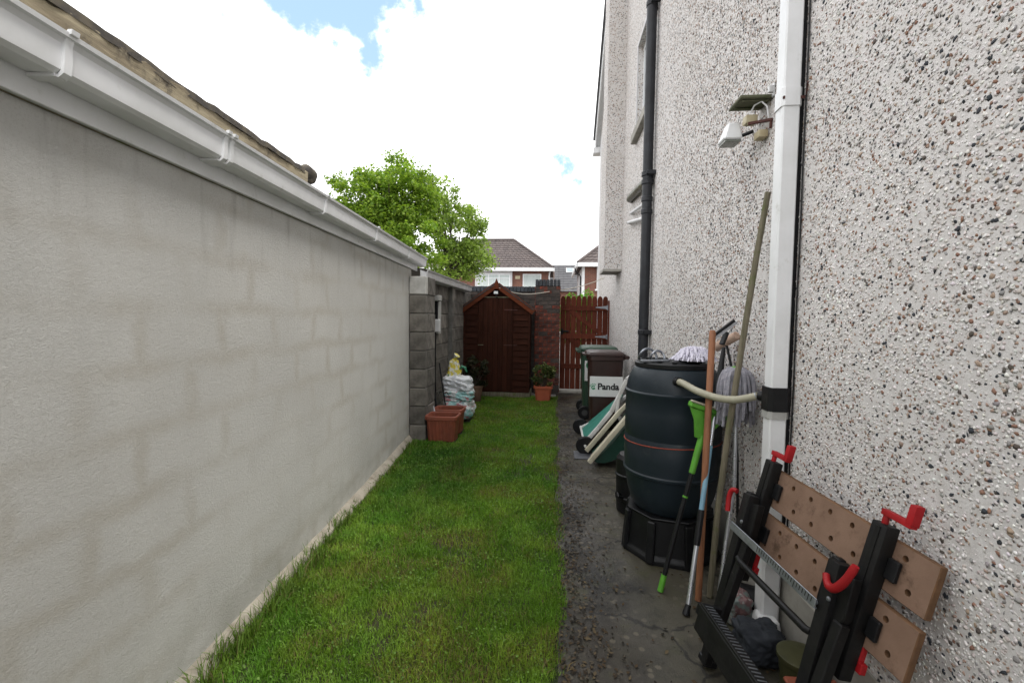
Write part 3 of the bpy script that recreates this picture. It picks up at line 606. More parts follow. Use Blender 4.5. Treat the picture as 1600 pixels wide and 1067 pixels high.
b = MB(); b.tube([(-1.655, 5.86, .66), (-1.662, 5.868, .69)], .013, 10); b.build('yellow_tip', YELLOWW, SR)
HT = thing('hand_fork', 'black hand fork with curved prongs hanging on the bags by the wall', 'fork', (-1.5, 6.28, 0))
b = MB(); b.tube([(-1.47, 6.22, .14), (-1.52, 6.24, .42), (-1.60, 6.30, .85)], .011, 8); b.build('handle', BLACKP, HT)
for dx in (-.05, 0, .05):
    b = MB(); b.tube([(-1.515, 6.235, .44), (-1.515 + dx, 6.19, .46), (-1.50 + dx * 1.6, 6.16, .4)], [.008, .007, .003], 6); b.build('prong', BLACKM, HT)

def trough(loc, w, d, h, label):
    t = thing('planter_trough', label, 'planter', loc)
    x0, y0, z0 = loc; m_ = MB()
    def sec(e, z, hw, hd): return (hw + e, hd + e, z)
    wt, dt = w / 2, d / 2; wb, db = w / 2 * .82, d / 2 * .8
    prof = [(wb - .004, db - .004, 0), (wb, db, .006), (wt - .018, dt - .018, h - .05), (wt - .016, dt - .016, h - .048), (wt, dt, h - .044), (wt, dt, h - .008), (wt - .006, dt - .006, h), (wt - .022, dt - .022, h), (wt - .028, dt - .028, h - .01), (wb - .005, db - .005, .03)]
    n = 40; vv, ff = [], []
    for a, b_, z in prof:
        for k in range(n):
            an = 2 * math.pi * (k + .5) / n; ca, sa = math.cos(an), math.sin(an); q = (abs(ca) ** 7 + abs(sa) ** 7) ** (-1 / 7)
            vv.append((x0 + a * q * ca, y0 + b_ * q * sa, z0 + z))
    for i in range(len(prof) - 1):
        for k in range(n): k2 = (k + 1) % n; ff.append((i * n + k, i * n + k2, (i + 1) * n + k2, (i + 1) * n + k))
    ff += [tuple(range(n - 1, -1, -1)), tuple(range((len(prof) - 1) * n, len(prof) * n))]
    m_.add(vv, ff); body = m_.build('body', TERRA, t, smooth=.5)
    k = 7
    for i in range(k):
        f = (i + .5) / k * 2 - 1; r_ = MB()
        r_.bar((x0 + f * wb * .86, y0 - db - .001, z0 + .012), (x0 + f * (wt - .02) * .86, y0 - dt + .016, z0 + h - .055), .024, .012, (0, 1, 0)); r_.build('rib', TERRA, body, bevel=.003)
    s_ = MB(); s_.lathe([(1, 0), (.97, .008), (.4, .014)], 24, (x0, y0, z0 + h - .075), None, (wt - .034, dt - .034, 7)); s_.build('soil', SOIL, t, smooth=.8)
    return t
trough((-1.335, 5.46, 0), .40, .32, .31, 'ribbed terracotta plastic trough at the foot of the block pier')
trough((-1.35, 5.86, 0), .40, .32, .31, 'terracotta plastic trough between the pier trough and the sacks')

def bag(name, label, c, s, mats, squash, seed, cat='bag', mat=None, taper=0.0):
    rnd = np.random.default_rng(seed); bm = bmesh.new(); bmesh.ops.create_icosphere(bm, subdivisions=5, radius=1)
    ph = rnd.uniform(0, 6, 9)
    for v in bm.verts:
        p = v.co.copy(); q = 1.0 / (abs(p.x) ** 6 + abs(p.y) ** 6 + abs(p.z) ** 4.2) ** .175
        w = .94 - .16 * abs(noise.noise(p * 2.1 + Vector((seed * 3.1, 0, 0)))) - .12 * abs(noise.noise(Vector((p.x * 3.5, p.y * 3.5, p.z * 6)) + Vector((0, seed * 2.3, 0)))) + .12 * noise.noise(p * 1.3 + Vector((0, 0, seed * 1.7))) + .015 * math.sin(6 * p.x + ph[0] + 3 * p.z) + .03 * math.sin(9 * p.y + ph[1] + 5 * p.x) + .025 * math.sin(13 * p.z + ph[2] + 7 * p.x) + .015 * math.sin(23 * p.x + ph[3]) * math.sin(19 * p.z + ph[4])
        tp = 1 - taper * max(0, p.z * .5 + .5)
        v.co = Vector((p.x * q * s[0] / 2 * w * tp, p.y * q * s[1] / 2 * w * tp, max(-1, p.z * q) * s[2] / 2 * (w if p.z > 0 else 1) + s[2] / 2))
    me = bpy.data.meshes.new(name); bm.to_mesh(me); bm.free(); finish(me, mat, 3.2)
    o = place(name, me, None, Matrix.Translation(c)); setp(o, label, cat); return o
m = NM('printed_sack'); c = m.mixc(m.rng(m.noise(7, 3), .46, .54), (.68, .7, .68), (.3, .52, .5)); c = m.mixc(m.rng(m.noise(11, 3, vec=None, stretch=(1, 1, 2.5)), .56, .62), c, (.5, .2, .22)); c = m.mixc(m.rng(m.noise(14, 3), .62, .68), c, (.05, .06, .07)); m.base(c); m.rough(.35); m.bump(m.noise(26, 5), .6, .015); SACK = m.m
m = NM('white_sack'); c = m.mixc(m.rng(m.noise(9, 4), .6, .68), (.72, .73, .74), (.42, .45, .5)); c = m.mixc(m.rng(m.noise(6, 3), .68, .72), c, (.02, .022, .025)); m.base(c); m.rough(.35); m.bump(m.noise(22, 5), .7, .018); SACKW = m.m
m = NM('yellow_sack'); c = m.mixc(m.rng(m.noise(15, 3), .5, .54), (.6, .5, .05), (.6, .6, .52)); c = m.mixc(m.rng(m.noise(18, 3), .66, .69), c, (.03, .16, .05)); m.base(c); m.rough(.35); m.bump(m.noise(25, 5), .6, .015); SACKY = m.m
bag('compost_sack', 'printed teal and pink compost sack at the bottom of the pile', (-1.375, 6.56, 0), (.46, .38, .33), None, 1, 1, mat=SACK)
bag('compost_sack', 'crumpled pale teal sack in the middle of the pile', (-1.375, 6.57, .27), (.48, .38, .20), None, 1, 2, mat=SACK)
bag('compost_sack', 'crumpled white sack lying under the yellow bag', (-1.385, 6.57, .41), (.47, .38, .25), None, 1, 3, mat=SACKW)
yb = bag('yellow_bag', 'yellow and white plastic bag with knotted top on the sacks', (-1.45, 6.6, .60), (.27, .22, .30), None, 1, 4, mat=SACKY, taper=.6)
b = MB(); b.tube([(-1.455, 6.6, .82), (-1.45, 6.6, .87), (-1.435, 6.6, .905), (-1.41, 6.59, .94)], [.05, .022, .03, .05], 7); b.build('knot', SACKY, yb, smooth=1)
b = MB(); b.tube([(-1.40, 6.6, .70), (-1.33, 6.56, .78), (-1.28, 6.55, .76), (-1.255, 6.55, .7)], [.012, .02, .02, .008], 8); b.build('green_tie', simple('green_film', (.02, .2, .1), None, 9, .4), yb)

# ------------------------------------------------------------------ leaves
def leaf_cloud(name, centres, radii, n_per, size, pal, parent, seed, up=.35, flat=1.0):
    rnd = np.random.default_rng(seed); C_ = np.asarray(centres, float); Rr = np.asarray(radii, float); nC = len(C_); n = nC * n_per
    d = rnd.normal(size=(n, 3)); d /= np.linalg.norm(d, axis=1, keepdims=True); rad = rnd.random(n) ** .55
    idx = np.repeat(np.arange(nC), n_per); P = C_[idx] + d * (rad * Rr[idx])[:, None] * np.array([1, 1, .8])
    nrm = rnd.normal(size=(n, 3)) + d * .5; nrm[:, 2] += up * 2; nrm /= np.linalg.norm(nrm, axis=1, keepdims=True)
    t = rnd.normal(size=(n, 3)); t -= nrm * (t * nrm).sum(1, keepdims=True); t /= np.linalg.norm(t, axis=1, keepdims=True); bt = np.cross(nrm, t)
    s = size * rnd.uniform(.6, 1.25, n); w = s * rnd.uniform(.34, .5, n) * flat
    V = np.empty((n, 4, 3)); V[:, 0] = P - t * s[:, None] * .5; V[:, 2] = P + t * s[:, None] * .5 - nrm * (s * .16)[:, None]
    V[:, 1] = P + bt * w[:, None] + nrm * (s * .07)[:, None]; V[:, 3] = P - bt * w[:, None] + nrm * (s * .07)[:, None]
    pal = np.asarray(pal); cc_ = pal[rnd.integers(0, len(pal), n)] * rnd.uniform(.8, 1.2, (n, 1)) * np.repeat(rnd.uniform(.82, 1.18, nC), n_per)[:, None]
    M = W[parent]; V = V - np.array(M.translation)
    me = numpy_mesh(name, V.reshape(-1, 3), np.arange(n * 4).reshape(-1, 4), LEAF, np.repeat(cc_, 4, axis=0))
    return place(name, me, parent, M.copy())
def tree(label, base, lobes, n_cl, n_per, size, pal, seed, trunk_r=.16, cl_r=(.3, .55)):
    rnd = random.Random(seed); t = thing('broadleaf_tree', label, 'tree', base)
    cs, rs = [], []
    tot = sum(l[3] * l[4] for l in lobes)
    for (cx, cy, cz, rx, rz) in lobes:
        for _ in range(int(n_cl * rx * rz / tot)):
            while True:
                v = Vector((rnd.uniform(-1, 1), rnd.uniform(-1, 1), rnd.uniform(-1, 1)))
                if .42 < v.length < 1: break
            k = rnd.uniform(.9, 1.08)
            cs.append((cx + v.x * rx * k, cy + v.y * rx * k, cz + v.z * rz * k)); rs.append(rnd.uniform(*cl_r))
    b = MB(); x, y, z = base; zc = min(l[2] - l[4] for l in lobes) + .4; lx = sum(l[0] for l in lobes) / len(lobes); ly = lobes[0][1]
    b.tube([(x, y, -.05), (x + .05, y, zc * .5), (x + (lx - x) * .3, y, zc)], [trunk_r * 1.25, trunk_r, trunk_r * .85], 12); tr = b.build('trunk', BARK, t, smooth=1)
    st = Vector((x + (lx - x) * .3, y, zc - .1))
    pick = rnd.sample(range(len(cs)), min(46, len(cs)))
    b = MB()
    for i in pick:
        e = Vector(cs[i]); mid = st.lerp(e, .5) + Vector((rnd.uniform(-.2, .2), rnd.uniform(-.2, .2), rnd.uniform(.0, .35)))
        b.tube([st, st.lerp(mid, .6), mid, e], [trunk_r * .42, trunk_r * .3, trunk_r * .2, .012], 6, False)
    b.build('limbs', BARK, t, smooth=1)
    leaf_cloud('crown', cs, rs, n_per, size, pal, t, seed, up=.5); return t
PG = [(.15, .245, .022), (.195, .295, .032), (.105, .19, .02), (.235, .33, .045)]
PG2 = [(.19, .28, .05), (.23, .32, .065), (.145, .225, .04), (.26, .35, .08)]
tree('dense bright green tree rising behind the garage roof', (-5.9, 15.2, 0), [(-6.25, 15, 5.15, 1.45, 1.15), (-5.2, 15.2, 5.5, 1.15, 1.25), (-4.75, 14.8, 4.0, 1.15, 1.1), (-6.0, 15.2, 4.2, 1.3, 1.1)], 290, 125, .105, PG, 11, cl_r=(.2, .48))
tree('lighter looser green tree beside the tiled roof', (-4.3, 18.5, 0), [(-4.6, 18.2, 5.9, 1.05, 1.2), (-3.9, 18.2, 4.9, 1.25, 1.1), (-4.0, 18.3, 3.6, 1.35, 1.0), (-3.2, 18.1, 3.9, .65, .8)], 215, 70, .105, PG2, 12, .13, cl_r=(.2, .46))

def pot_shrub(label, loc, r, h, mat, square, sr, sh, pal, seed, potlabel):
    x, y, z = loc
    if square:
        t = thing('plant_pot', potlabel, 'pot', loc); b = MB(); b.lathe([(r * .74, 0), (r * .78, .004), (r * .93, h - .05), (r * 1.04, h - .045), (r * 1.06, h), (r * .92, h), (r * .9, h - .03)], 32, loc, None, (1, 1, 9)); b.build('body', mat, t, smooth=.5)
        b = MB(); b.lathe([(r * .885, 0), (r * .3, .01)], 24, (x, y, z + h - .045), None, (1, 1, 9)); b.build('soil', SOIL, t)
    else:
        t = thing('plant_pot', potlabel, 'pot', loc); b = MB(); b.lathe([(r * .68, 0), (r * .7, .004), (r * .92, h - .05), (r, h - .045), (r * 1.02, h - .005), (r * .9, h), (r * .87, h - .03)], 32, loc); b.build('body', mat, t, smooth=.5)
        b = MB(); b.lathe([(r * .87, 0), (r * .3, .01)], 24, (x, y, z + h - .045)); b.build('soil', SOIL, t)
    p = thing('potted_shrub', label, 'shrub', (x, y, z + h - .04)); rnd = random.Random(seed); cs, rs = [], []; b = MB()
    for i in range(26):
        a = rnd.uniform(0, 6.28); k = rnd.random() ** .5; cz = z + h + rnd.uniform(.02, sh)
        c_ = (x + math.cos(a) * k * sr, y + math.sin(a) * k * sr * .8, cz); cs.append(c_); rs.append(rnd.uniform(.05, .1))
        b.tube([(x + rnd.uniform(-.03, .03), y, z + h - .04), ((x + c_[0]) / 2, (y + c_[1]) / 2, (z + h + cz) / 2), c_], [.005, .004, .002], 5, False)
    b.build('stems', BARK, p, smooth=1); leaf_cloud('foliage', cs, rs, 42, .05, pal, p, seed, .4); return t
pot_shrub('leafy light green shrub growing in the square orange pot', (-.185, 8.36, 0), .165, .27, ORANGE, True, .2, .36, [(.07, .1, .03), (.11, .14, .04), (.05, .08, .025), (.16, .17, .06)], 21, 'square orange pot standing before the brick pillar')
pot_shrub('dark olive shrub growing in the round clay pot', (-1.38, 8.02, 0), .135, .29, CLAYP, False, .2, .5, [(.03, .035, .016), (.045, .04, .02), (.025, .03, .012)], 22, 'round brown clay pot between the sacks and the shed')

# ------------------------------------------------------------------ shed
SY = 8.55; SC = -1.08; SHW = .625
SH = thing('garden_shed', 'narrow brown stained wooden shed with steep gabled front and plank door', 'shed', (SC, SY, 0))
SX0, SX1 = SC - SHW, SC + SHW; AP = 2.06; EV = 1.615
def gable(x): return AP - (AP - EV) / SHW * abs(x - SC)
b = MB(); b.add([(SX0, SY + .03, .09), (SX1, SY + .03, .09), (SX1, SY + .03, EV), (SC, SY + .03, AP), (SX0, SY + .03, EV)], [(0, 1, 2, 3, 4)])
for xs in (SX0, SX1): b.bx((xs - (.0 if xs < SC else .02), SY + .03, .09), (xs + (.02 if xs < SC else 0), SY + .62, EV))
b.bx((SX0 + .02, SY + .6, .09), (SX1 - .02, SY + .62, EV)); b.build('shell', SHED, SH, smooth=0)
b = MB(); b.bx((SX0 - .02, SY - .02, -.01), (SX1 + .02, SY + .64, .088)); b.build('base_timber', OLDW, SH, bevel=.006)
DX0, DX1, DZ0, DZ1 = SC - .345, SC + .30, .1, 1.86
def clap(xa, xb, z0, z1):
    za, zb = z0, z1; pts = []
    def lim(x, z): return min(z, gable(x) - .02)
    tl, tr = lim(xa, zb), lim(xb, zb)
    if max(tl, tr) - za < .02: return
    if tl < za: xa = SC - (AP - .02 - za) / ((AP - EV) / SHW); tl = za
    if tr < za: xb = SC + (AP - .02 - za) / ((AP - EV) / SHW); tr = za
    pts = [(xa, za)] + [(xb, za)] + ([(xb, tr)] if tr > za + .001 else [])
    if min(tl, tr) < zb - .001 and max(tl, tr) >= zb - .001:
        xc = (SC - (AP - .02 - zb) / ((AP - EV) / SHW)) if tl < tr else (SC + (AP - .02 - zb) / ((AP - EV) / SHW))
        if xa < xc < xb: pts.append((xc, zb))
    if tl > za + .001: pts.append((xa, tl))
    n = len(pts); h = z1 - z0
    fr_ = [(x, SY - .022 + .017 * (z - za) / h, z) for x, z in pts]; bk = [(x, SY + .012, z) for x, z in pts]
    b = MB(); b.add(fr_ + bk, [tuple(range(n)), tuple(range(2 * n - 1, n - 1, -1))] + [(i, i + n, (i + 1) % n + n, (i + 1) % n) for i in range(n)]); b.build('weatherboard', SHED, SH, smooth=0)
z = .1
while z < 2.03:
    j = random.uniform(-.003, .003); z1 = z + .112
    if z1 < DZ1: clap(SX0 + .03, DX0 - .012, z + j, z1 - .004); clap(DX1 + .012, SX1 - .03, z + j, z1 - .004)
    elif z > DZ1 - .03: clap(SX0, SX1, z + j, z1 - .004)
    z = z1
for xs in (SX0 + .013, SX1 - .013, DX0 - .006, DX1 + .006):
    hh = gable(xs) - .03 if xs in (SX0 + .013, SX1 - .013) else DZ1
    b = MB(); b.bx((xs - .014 if xs not in (DX0 - .006, DX1 + .006) else xs - .005, SY - .027, .1), (xs + .014 if xs not in (DX0 - .006, DX1 + .006) else xs + .005, SY + .01, hh)); b.build('corner_post', SHED, SH, smooth=0)
door = None
b = MB(); b.bx((DX0, SY + .0, DZ0), (DX1, SY + .014, DZ1)); door = b.build('door', SHEDV, SH, smooth=0)
nb = 7; bw = (DX1 - DX0) / nb
for i in range(nb):
    def dz(x): return min(DZ1, gable(x) - .05)
    xa, xb = DX0 + i * bw + .0015, DX0 + (i + 1) * bw - .0015
    b = MB(); b.prism([(xa, DZ0 + random.uniform(0, .006)), (xb, DZ0 + random.uniform(0, .006)), (xb, dz(xb)), (xa, dz(xa))], .014, frame((0, SY, 0), (1, 0, 0), (0, 0, 1), (0, -1, 0)), z0=.0005); b.build('board', SHEDV, door, smooth=0, bevel=.002)
for zz in (1.64, .98):
    b = MB(); b.bx((DX1 - .16, SY - .0175, zz - .009), (DX1 + .09, SY - .0155, zz + .009)); b.build('hinge', RUST, door, smooth=0)
b = MB(); b.bx((DX0 - .01, SY - .024, .97), (DX0 + .10, SY - .0155, .985)); b.build('bolt', OLDW, door, smooth=0)
b = MB(); b.bx((DX0 - .02, SY - .022, DZ1 + .004), (DX1 + .02, SY - .002, DZ1 + .022)); b.build('head_batten', OLDW, SH, smooth=0)
sl_ = math.atan2(AP - EV, SHW)
for s in (-1, 1):
    xe = SC + s * (SHW + .07); ze = gable(xe)
    b = MB(); b.bar((SC + s * .012, SY - .05, AP + .035), (xe, SY - .05, ze + .035), .022, .11, (0, 0, 1)); b.build('barge_board', BARGE, SH, bevel=.003)
    b = MB(); b.bar((SC, SY + .28, AP + .075), (xe + s * .0, SY + .28, ze + .075), .70, .022, (0, 0, 1)); b.build('roof_panel', FELT, SH, smooth=0)
b = MB(); b.prism([(-.035, -.1), (.035, -.1), (.04, 0), (.012, .07), (0, .1), (-.012, .07), (-.04, 0)], .018, frame((SC, SY - .064, AP + .06), (1, 0, 0), (0, 0, 1), (0, -1, 0))); b.build('finial', BARGE, SH, bevel=.002)
FL = thing('shed_floodlight', 'small black floodlight with white lens under the shed gable', 'lamp', (SC, SY - .03, 1.95))
b = MB(); b.bx((SC - .05, SY - .10, 1.925), (SC + .04, SY - .05, 1.985)); b.bx((SC - .015, SY - .05, 1.94), (SC + .005, SY - .02, 1.96)); b.bx((SC - .02, SY - .075, 1.875), (SC + .015, SY - .035, 1.918)); b.build('housing', BLACKP, FL, bevel=.004)
b = MB(); b.bx((SC - .043, SY - .106, 1.93), (SC + .033, SY - .1005, 1.978)); b.build('lens', UPVC, FL, bevel=.002)

# ------------------------------------------------------------------ brick pillar and wall
def brick_mesh(lx, ly, lz, mat, n=3):
    out = []
    for _ in range(n):
        b = MB(); b.box((0, 0, 0), (lx, ly, lz)); me = b.mesh('brick', mat, 0, None, .004, 1)
        for v in me.vertices: v.co += Vector([random.uniform(-.0015, .0015) for _ in range(3)])
        out.append(me)
    return out
PX0, PX1, PY0 = -.392, .108, 9.18
PI_ = thing('brick_pillar', 'square red brick gate pillar capped with dark upright bricks', 'pillar', ((PX0 + PX1) / 2, PY0 + .22, 0))
b = MB(); b.bx((PX0 + .006, PY0 + .006, -.03), (PX1 - .006, PY0 + .44, 2.13)); b.build('mortar', MORTARD, PI_, smooth=0)
BF = brick_mesh(.152, .06, .064, BRICK); BFd = brick_mesh(.152, .06, .064, BRICKD); BH = brick_mesh(.074, .06, .064, BRICK); BHd = brick_mesh(.074, .06, .064, BRICKD); BS = brick_mesh(.02, .2, .064, BRICK); SO = brick_mesh(.062, .46, .125, SLATEB)
rows = 28; rh = 2.13 / rows
for r_ in range(rows):
    z = (r_ + .5) * rh; dk = r_ > 20 or r_ < 2
    def pk(a, c): return random.choice(c if random.random() < (.75 if dk else .06) else a)
    Wd = PX1 - PX0
    if r_ % 2 == 0:
        for i in range(3): place('brick', pk(BF, BFd), PI_, Matrix.Translation((PX0 + Wd * (i + .5) / 3, PY0 + .03 + random.uniform(-.003, .002), z)))
    else:
        place('brick', pk(BH, BHd), PI_, Matrix.Translation((PX0 + .0425, PY0 + .03 + random.uniform(-.003, .002), z))); place('brick', pk(BH, BHd), PI_, Matrix.Translation((PX1 - .0425, PY0 + .03 + random.uniform(-.003, .002), z)))
        for i in range(2): place('brick', pk(BF, BFd), PI_, Matrix.Translation((PX0 + Wd / 6 + Wd * (i + .5) / 3, PY0 + .03 + random.uniform(-.003, .002), z)))
    for xs in (PX0 + .0065, PX1 - .0065):
        for i in range(2): place('brick', random.choice(BS), PI_, Matrix.Translation((xs, PY0 + .165 + i * .205 - (.04 if r_ % 2 else 0), z)))
for i in range(7): place('cap_brick', random.choice(SO), PI_, Matrix.Translation((PX0 + .035 + i * (PX1 - PX0 - .07) / 6, PY0 + .215, 2.13 + .066 + random.uniform(-.003, .003))))
BWL = thing('brick_wall', 'dark brick boundary wall behind the shed topped with upright blue bricks', 'wall', (-1.2, 9.45, 0))
wx0, wx1, wy = -1.9, PX0 - .004, 9.34
b = MB(); b.bx((wx0, wy + .006, -.03), (wx1, wy + .2, 2.02)); b.build('mortar', MORTARD, BWL, smooth=0)
WB = brick_mesh(.205, .06, .064, BRICKD, 4); SO2 = brick_mesh(.066, .22, .105, SLATEB)
for r_ in range(26):
    z = (r_ + .5) * 2.02 / 26; x = wx0 + (.108 if r_ % 2 else 0)
    while x + .215 < wx1 + .01:
        place('brick', random.choice(WB), BWL, Matrix.Translation((x + .1075, wy + .03 + random.uniform(-.003, .002), z))); x += .215
i = 0
while wx0 + .04 + i * .075 < wx1 - .03: place('cap_brick', random.choice(SO2), BWL, Matrix.Translation((wx0 + .04 + i * .075, wy + .1, 2.02 + .057 + random.uniform(-.003, .003)))); i += 1

# ------------------------------------------------------------------ gate
GT = thing('garden_gate', 'red brown wooden gate of round topped boards with gaps between them', 'gate', (.6, 9.42, 0))
gx0, gx1 = .118, 1.072; n = 9; bw = (gx1 - gx0) / n
for i in range(n):
    gap = .011 if i in (3, 4, 5) else .004; xa, xb = gx0 + i * bw + gap / 2, gx0 + (i + 1) * bw - gap / 2; h = 1.86 + random.uniform(-.008, .008)
    pts = [(xa, .05 + random.uniform(0, .008)), (xb, .05 + random.uniform(0, .008))] + [((xa + xb) / 2 + (xb - xa) / 2 * math.cos(t), h + .09 * math.sin(t) ** .8) for t in np.linspace(0, math.pi, 11)[:]]
    b = MB(); b.prism(pts, .018, frame((0, 9.44, 0), (1, 0, 0), (0, 0, 1), (0, -1, 0))); b.build('board', GATE, GT, smooth=0, bevel=.002)
for z in (1.70, 1.13, .52):
    b = MB(); b.bx((gx0 + .005, 9.395, z - .05), (gx1 - .005, 9.421, z + .05)); b.build('rail', GATE, GT, bevel=.003)
for za, zb in ((.57, 1.08), (1.18, 1.65)):
    b = MB(); b.bar((gx1 - .12, 9.409, za), (gx0 + .2, 9.409, zb), .022, .08, (0, 0, 1)); b.build('brace', GATE, GT, smooth=0)
for z in (1.72, 1.13):
    b = MB(); b.prism([(gx1 + .0, z - .055), (gx1 + .0, z + .055), (gx1 - .045, z + .03), (gx1 - .25, z + .008), (gx1 - .25, z - .008), (gx1 - .045, z - .03)], .005, frame((0, 9.394, 0), (1, 0, 0), (0, 0, 1), (0, -1, 0))); b.build('hinge', STEEL, GT, smooth=0)
b = MB(); b.bx((gx0 + .01, 9.372, 1.22), (gx0 + .17, 9.421, 1.25)); b.bx((gx0 + .02, 9.372, 1.17), (gx0 + .06, 9.394, 1.29)); b.build('latch', BLACKM, GT, bevel=.003)
PO = MB(); PO.bx((gx1 + .004, 9.39, -.03), (WX + .001, 9.47, 1.86)); po = PO.build('gate_post', GATE, None, bevel=.004, loc=(1.08, 9.43, 0)); setp(po, 'slim dark red post fixed to the house wall beside the gate', 'post')

# rope from the shed to the house
b = MB(); pts = []
P0, P1, P2 = Vector((SC + .05, SY - .07, 2.045)), Vector((-.12, 9.17, 2.015)), Vector((WX - .01, 10.42, 2.40))
for i in range(15): t = i / 14; p = P0.lerp(P1, t); p.z -= .1 * math.sin(math.pi * t) * (1 - .35 * t); pts.append(p)
for i in range(1, 13): t = i / 12; p = P1.lerp(P2, t); p.z -= .05 * math.sin(math.pi * t); pts.append(p)
ro = MB(); ro.tube(pts, .008, 8); r0 = ro.build('clothes_line', ROPE, None, smooth=1, loc=P0); setp(r0, 'thin pale clothes line sagging from the shed gable to the house', 'rope')

# ------------------------------------------------------------------ bins
def text_mesh(s, size, mat, bold=.0, ext=.0008):
    cu = bpy.data.curves.new('lettering', 'FONT'); cu.body = s; cu.size = size; cu.offset = bold; cu.extrude = ext; cu.align_x = 'LEFT'; cu.resolution_u = 4
    o = bpy.data.objects.new('lettering', cu); col.objects.link(o); dg = bpy.context.evaluated_depsgraph_get(); dg.update()
    me = bpy.data.meshes.new_from_object(o.evaluated_get(dg)); bpy.data.objects.remove(o); me.materials.clear(); me.materials.append(mat); return me
def wheelie(label, x0, x1, y0, y1, h, mat, lidmat, hinge):
    cx, cy = (x0 + x1) / 2, (y0 + y1) / 2; w, d = x1 - x0, y1 - y0
    t = thing('wheelie_bin', label, 'bin', (cx, cy, 0)); hb = h - .07
    b = MB(); prof = [(.78, .05), (.80, .055), (.97, hb - .06), (.975, hb - .058), (1.03, hb - .05), (1.03, hb), (.94, hb), (.9, hb - .05)]
    b.lathe(prof, 40, (cx, cy, 0), None, (w / 2 / 1.03, d / 2 / 1.03, 11)); body = b.build('body', mat, t, smooth=.5)
    b = MB()
    lp = [(1.0, 0), (1.05, .004), (1.05, .026), (.97, .05), (.8, .062), (.3, .07)]
    b.lathe(lp, 40, (cx - hinge * .012, cy, hb + .002), None, (w / 2 + .006, d / 2 / 1.03, 9)); b.bx((cx - hinge * (w / 2 + .04) - .025, cy - d * .3, hb + .004), (cx - hinge * (w / 2 + .0) + .02, cy + d * .3, hb + .026)); b.build('lid', lidmat, t, smooth=.5)
    xh = cx + hinge * (w / 2 + .05); b = MB(); b.tube([(xh, cy - d * .42, hb - .01), (xh, cy + d * .42, hb - .01)], .015, 10)
    for s in (-.42, 0, .42): b.bx((min(xh, cx + hinge * w * .49) , cy + d * s - .012, hb - .035), (max(xh, cx + hinge * w * .49), cy + d * s + .012, hb + .012))
    b.build('handle', lidmat, t, bevel=.003)
    xw_ = cx + hinge * (w * .37)
    for s in (-1, 1):
        b = MB(); M_ = frame((xw_, cy + s * (d * .5), .1), (1, 0, 0), (0, 0, 1)); b.lathe([(.03, -.025), (.092, -.025), (.1, -.015), (.1, .015), (.092, .025), (.03, .025)], 24, (0, 0, 0), M_); wh = b.build('wheel', BLACKP, t, smooth=.6)
        b = MB(); b.lathe([(.02, -.028), (.045, -.028), (.045, .028), (.02, .028)], 16, (0, 0, 0), M_); b.build('hub', simple('bin_hub', (.05, .05, .05), None, 8, .5), wh)
    b = MB(); b.bx((cx - hinge * w * .38 - .05, cy - d * .36, 0), (cx - hinge * w * .38 + .05, cy + d * .36, .052)); b.build('foot', mat, t, bevel=.006)
    return t, body, (cx, cy)
tb, bb, cB = wheelie('dark brown lidded wheelie bin with a wide white label', .455, .935, 6.10, 6.62, 1.07, BROWNBIN, BROWNBIN, 1)
tg, bgn, cG = wheelie('dark green wheelie bin numbered eighteen beside the gate', .40, .92, 6.84, 7.42, 1.09, GREENBIN, GREENBIN, -1)
# front panels lean with the taper of the body
def panel_frame(cx, yf, z, lean): return frame((cx, yf, z), (1, 0, 0), (0, math.sin(lean), math.cos(lean)) if False else (0, -math.sin(lean), math.cos(lean)))
def front_y(cy, d, z, hb): # front face of a bin at height z
    f = .80 + (.97 - .80) * (z - .055) / (hb - .06 - .055); return cy - d / 2 / 1.03 * f
yA, yB = front_y(6.36, .52, .46, 1.0), front_y(6.36, .52, .74, 1.0); lean = math.atan2(yA - yB, .28)
M_ = panel_frame(.695, front_y(6.36, .52, .60, 1.0) - .0065, .60, lean)
b = MB(M_); b.prism([(-.215, -.135), (.215, -.135), (.215, .135), (-.215, .135)], .005, z0=-.002); lab = b.build('label_panel', LABEL, tb, bevel=.001)
place('lettering', text_mesh('Panda', .118, INK, .004), lab, M_ @ Matrix.Translation((-.112, -.038, .0044)))
b = MB(M_)   # paw mark: a ring open to the right with claw dots above
def arc(cx, cy, r0, r1, a0, a1, n=12):
    p = [(cx + r1 * math.cos(R(a0 + (a1 - a0) * i / n)), cy + r1 * math.sin(R(a0 + (a1 - a0) * i / n))) for i in range(n + 1)]
    return p + [(cx + r0 * math.cos(R(a1 + (a0 - a1) * i / n)), cy + r0 * math.sin(R(a1 + (a0 - a1) * i / n))) for i in range(n + 1)]
b.prism(arc(-.165, -.012, .015, .030, 40, 330), .0008, z0=.0036); b.prism(arc(-.158, -.018, .0, .010, 0, 350), .0008, z0=.0036)
for k, a in enumerate((55, 80, 105, 130, 155)): b.prism(arc(-.165 + .047 * math.cos(R(a)), -.012 + .047 * math.sin(R(a)), 0, .0075, 0, 350, 8), .0008, z0=.0036)
b.build('paw_mark', INKG, lab, smooth=0)
zc = .72; yA, yB = front_y(7.13, .58, .55, 1.02), front_y(7.13, .58, .85, 1.02); lean = math.atan2(yA - yB, .30)
M_ = panel_frame(.545, front_y(7.13, .58, zc, 1.02) - .0065, zc, lean)
b = MB(M_); b.prism([(-.085, -.15), (.085, -.15), (.085, .15), (-.085, .15)], .005, z0=-.002); lab2 = b.build('label_panel', LABEL, tg, bevel=.001)
place('lettering', text_mesh('18', .13, INK, .003), lab2, M_ @ Matrix.Translation((-.065, -.11, .0044)))
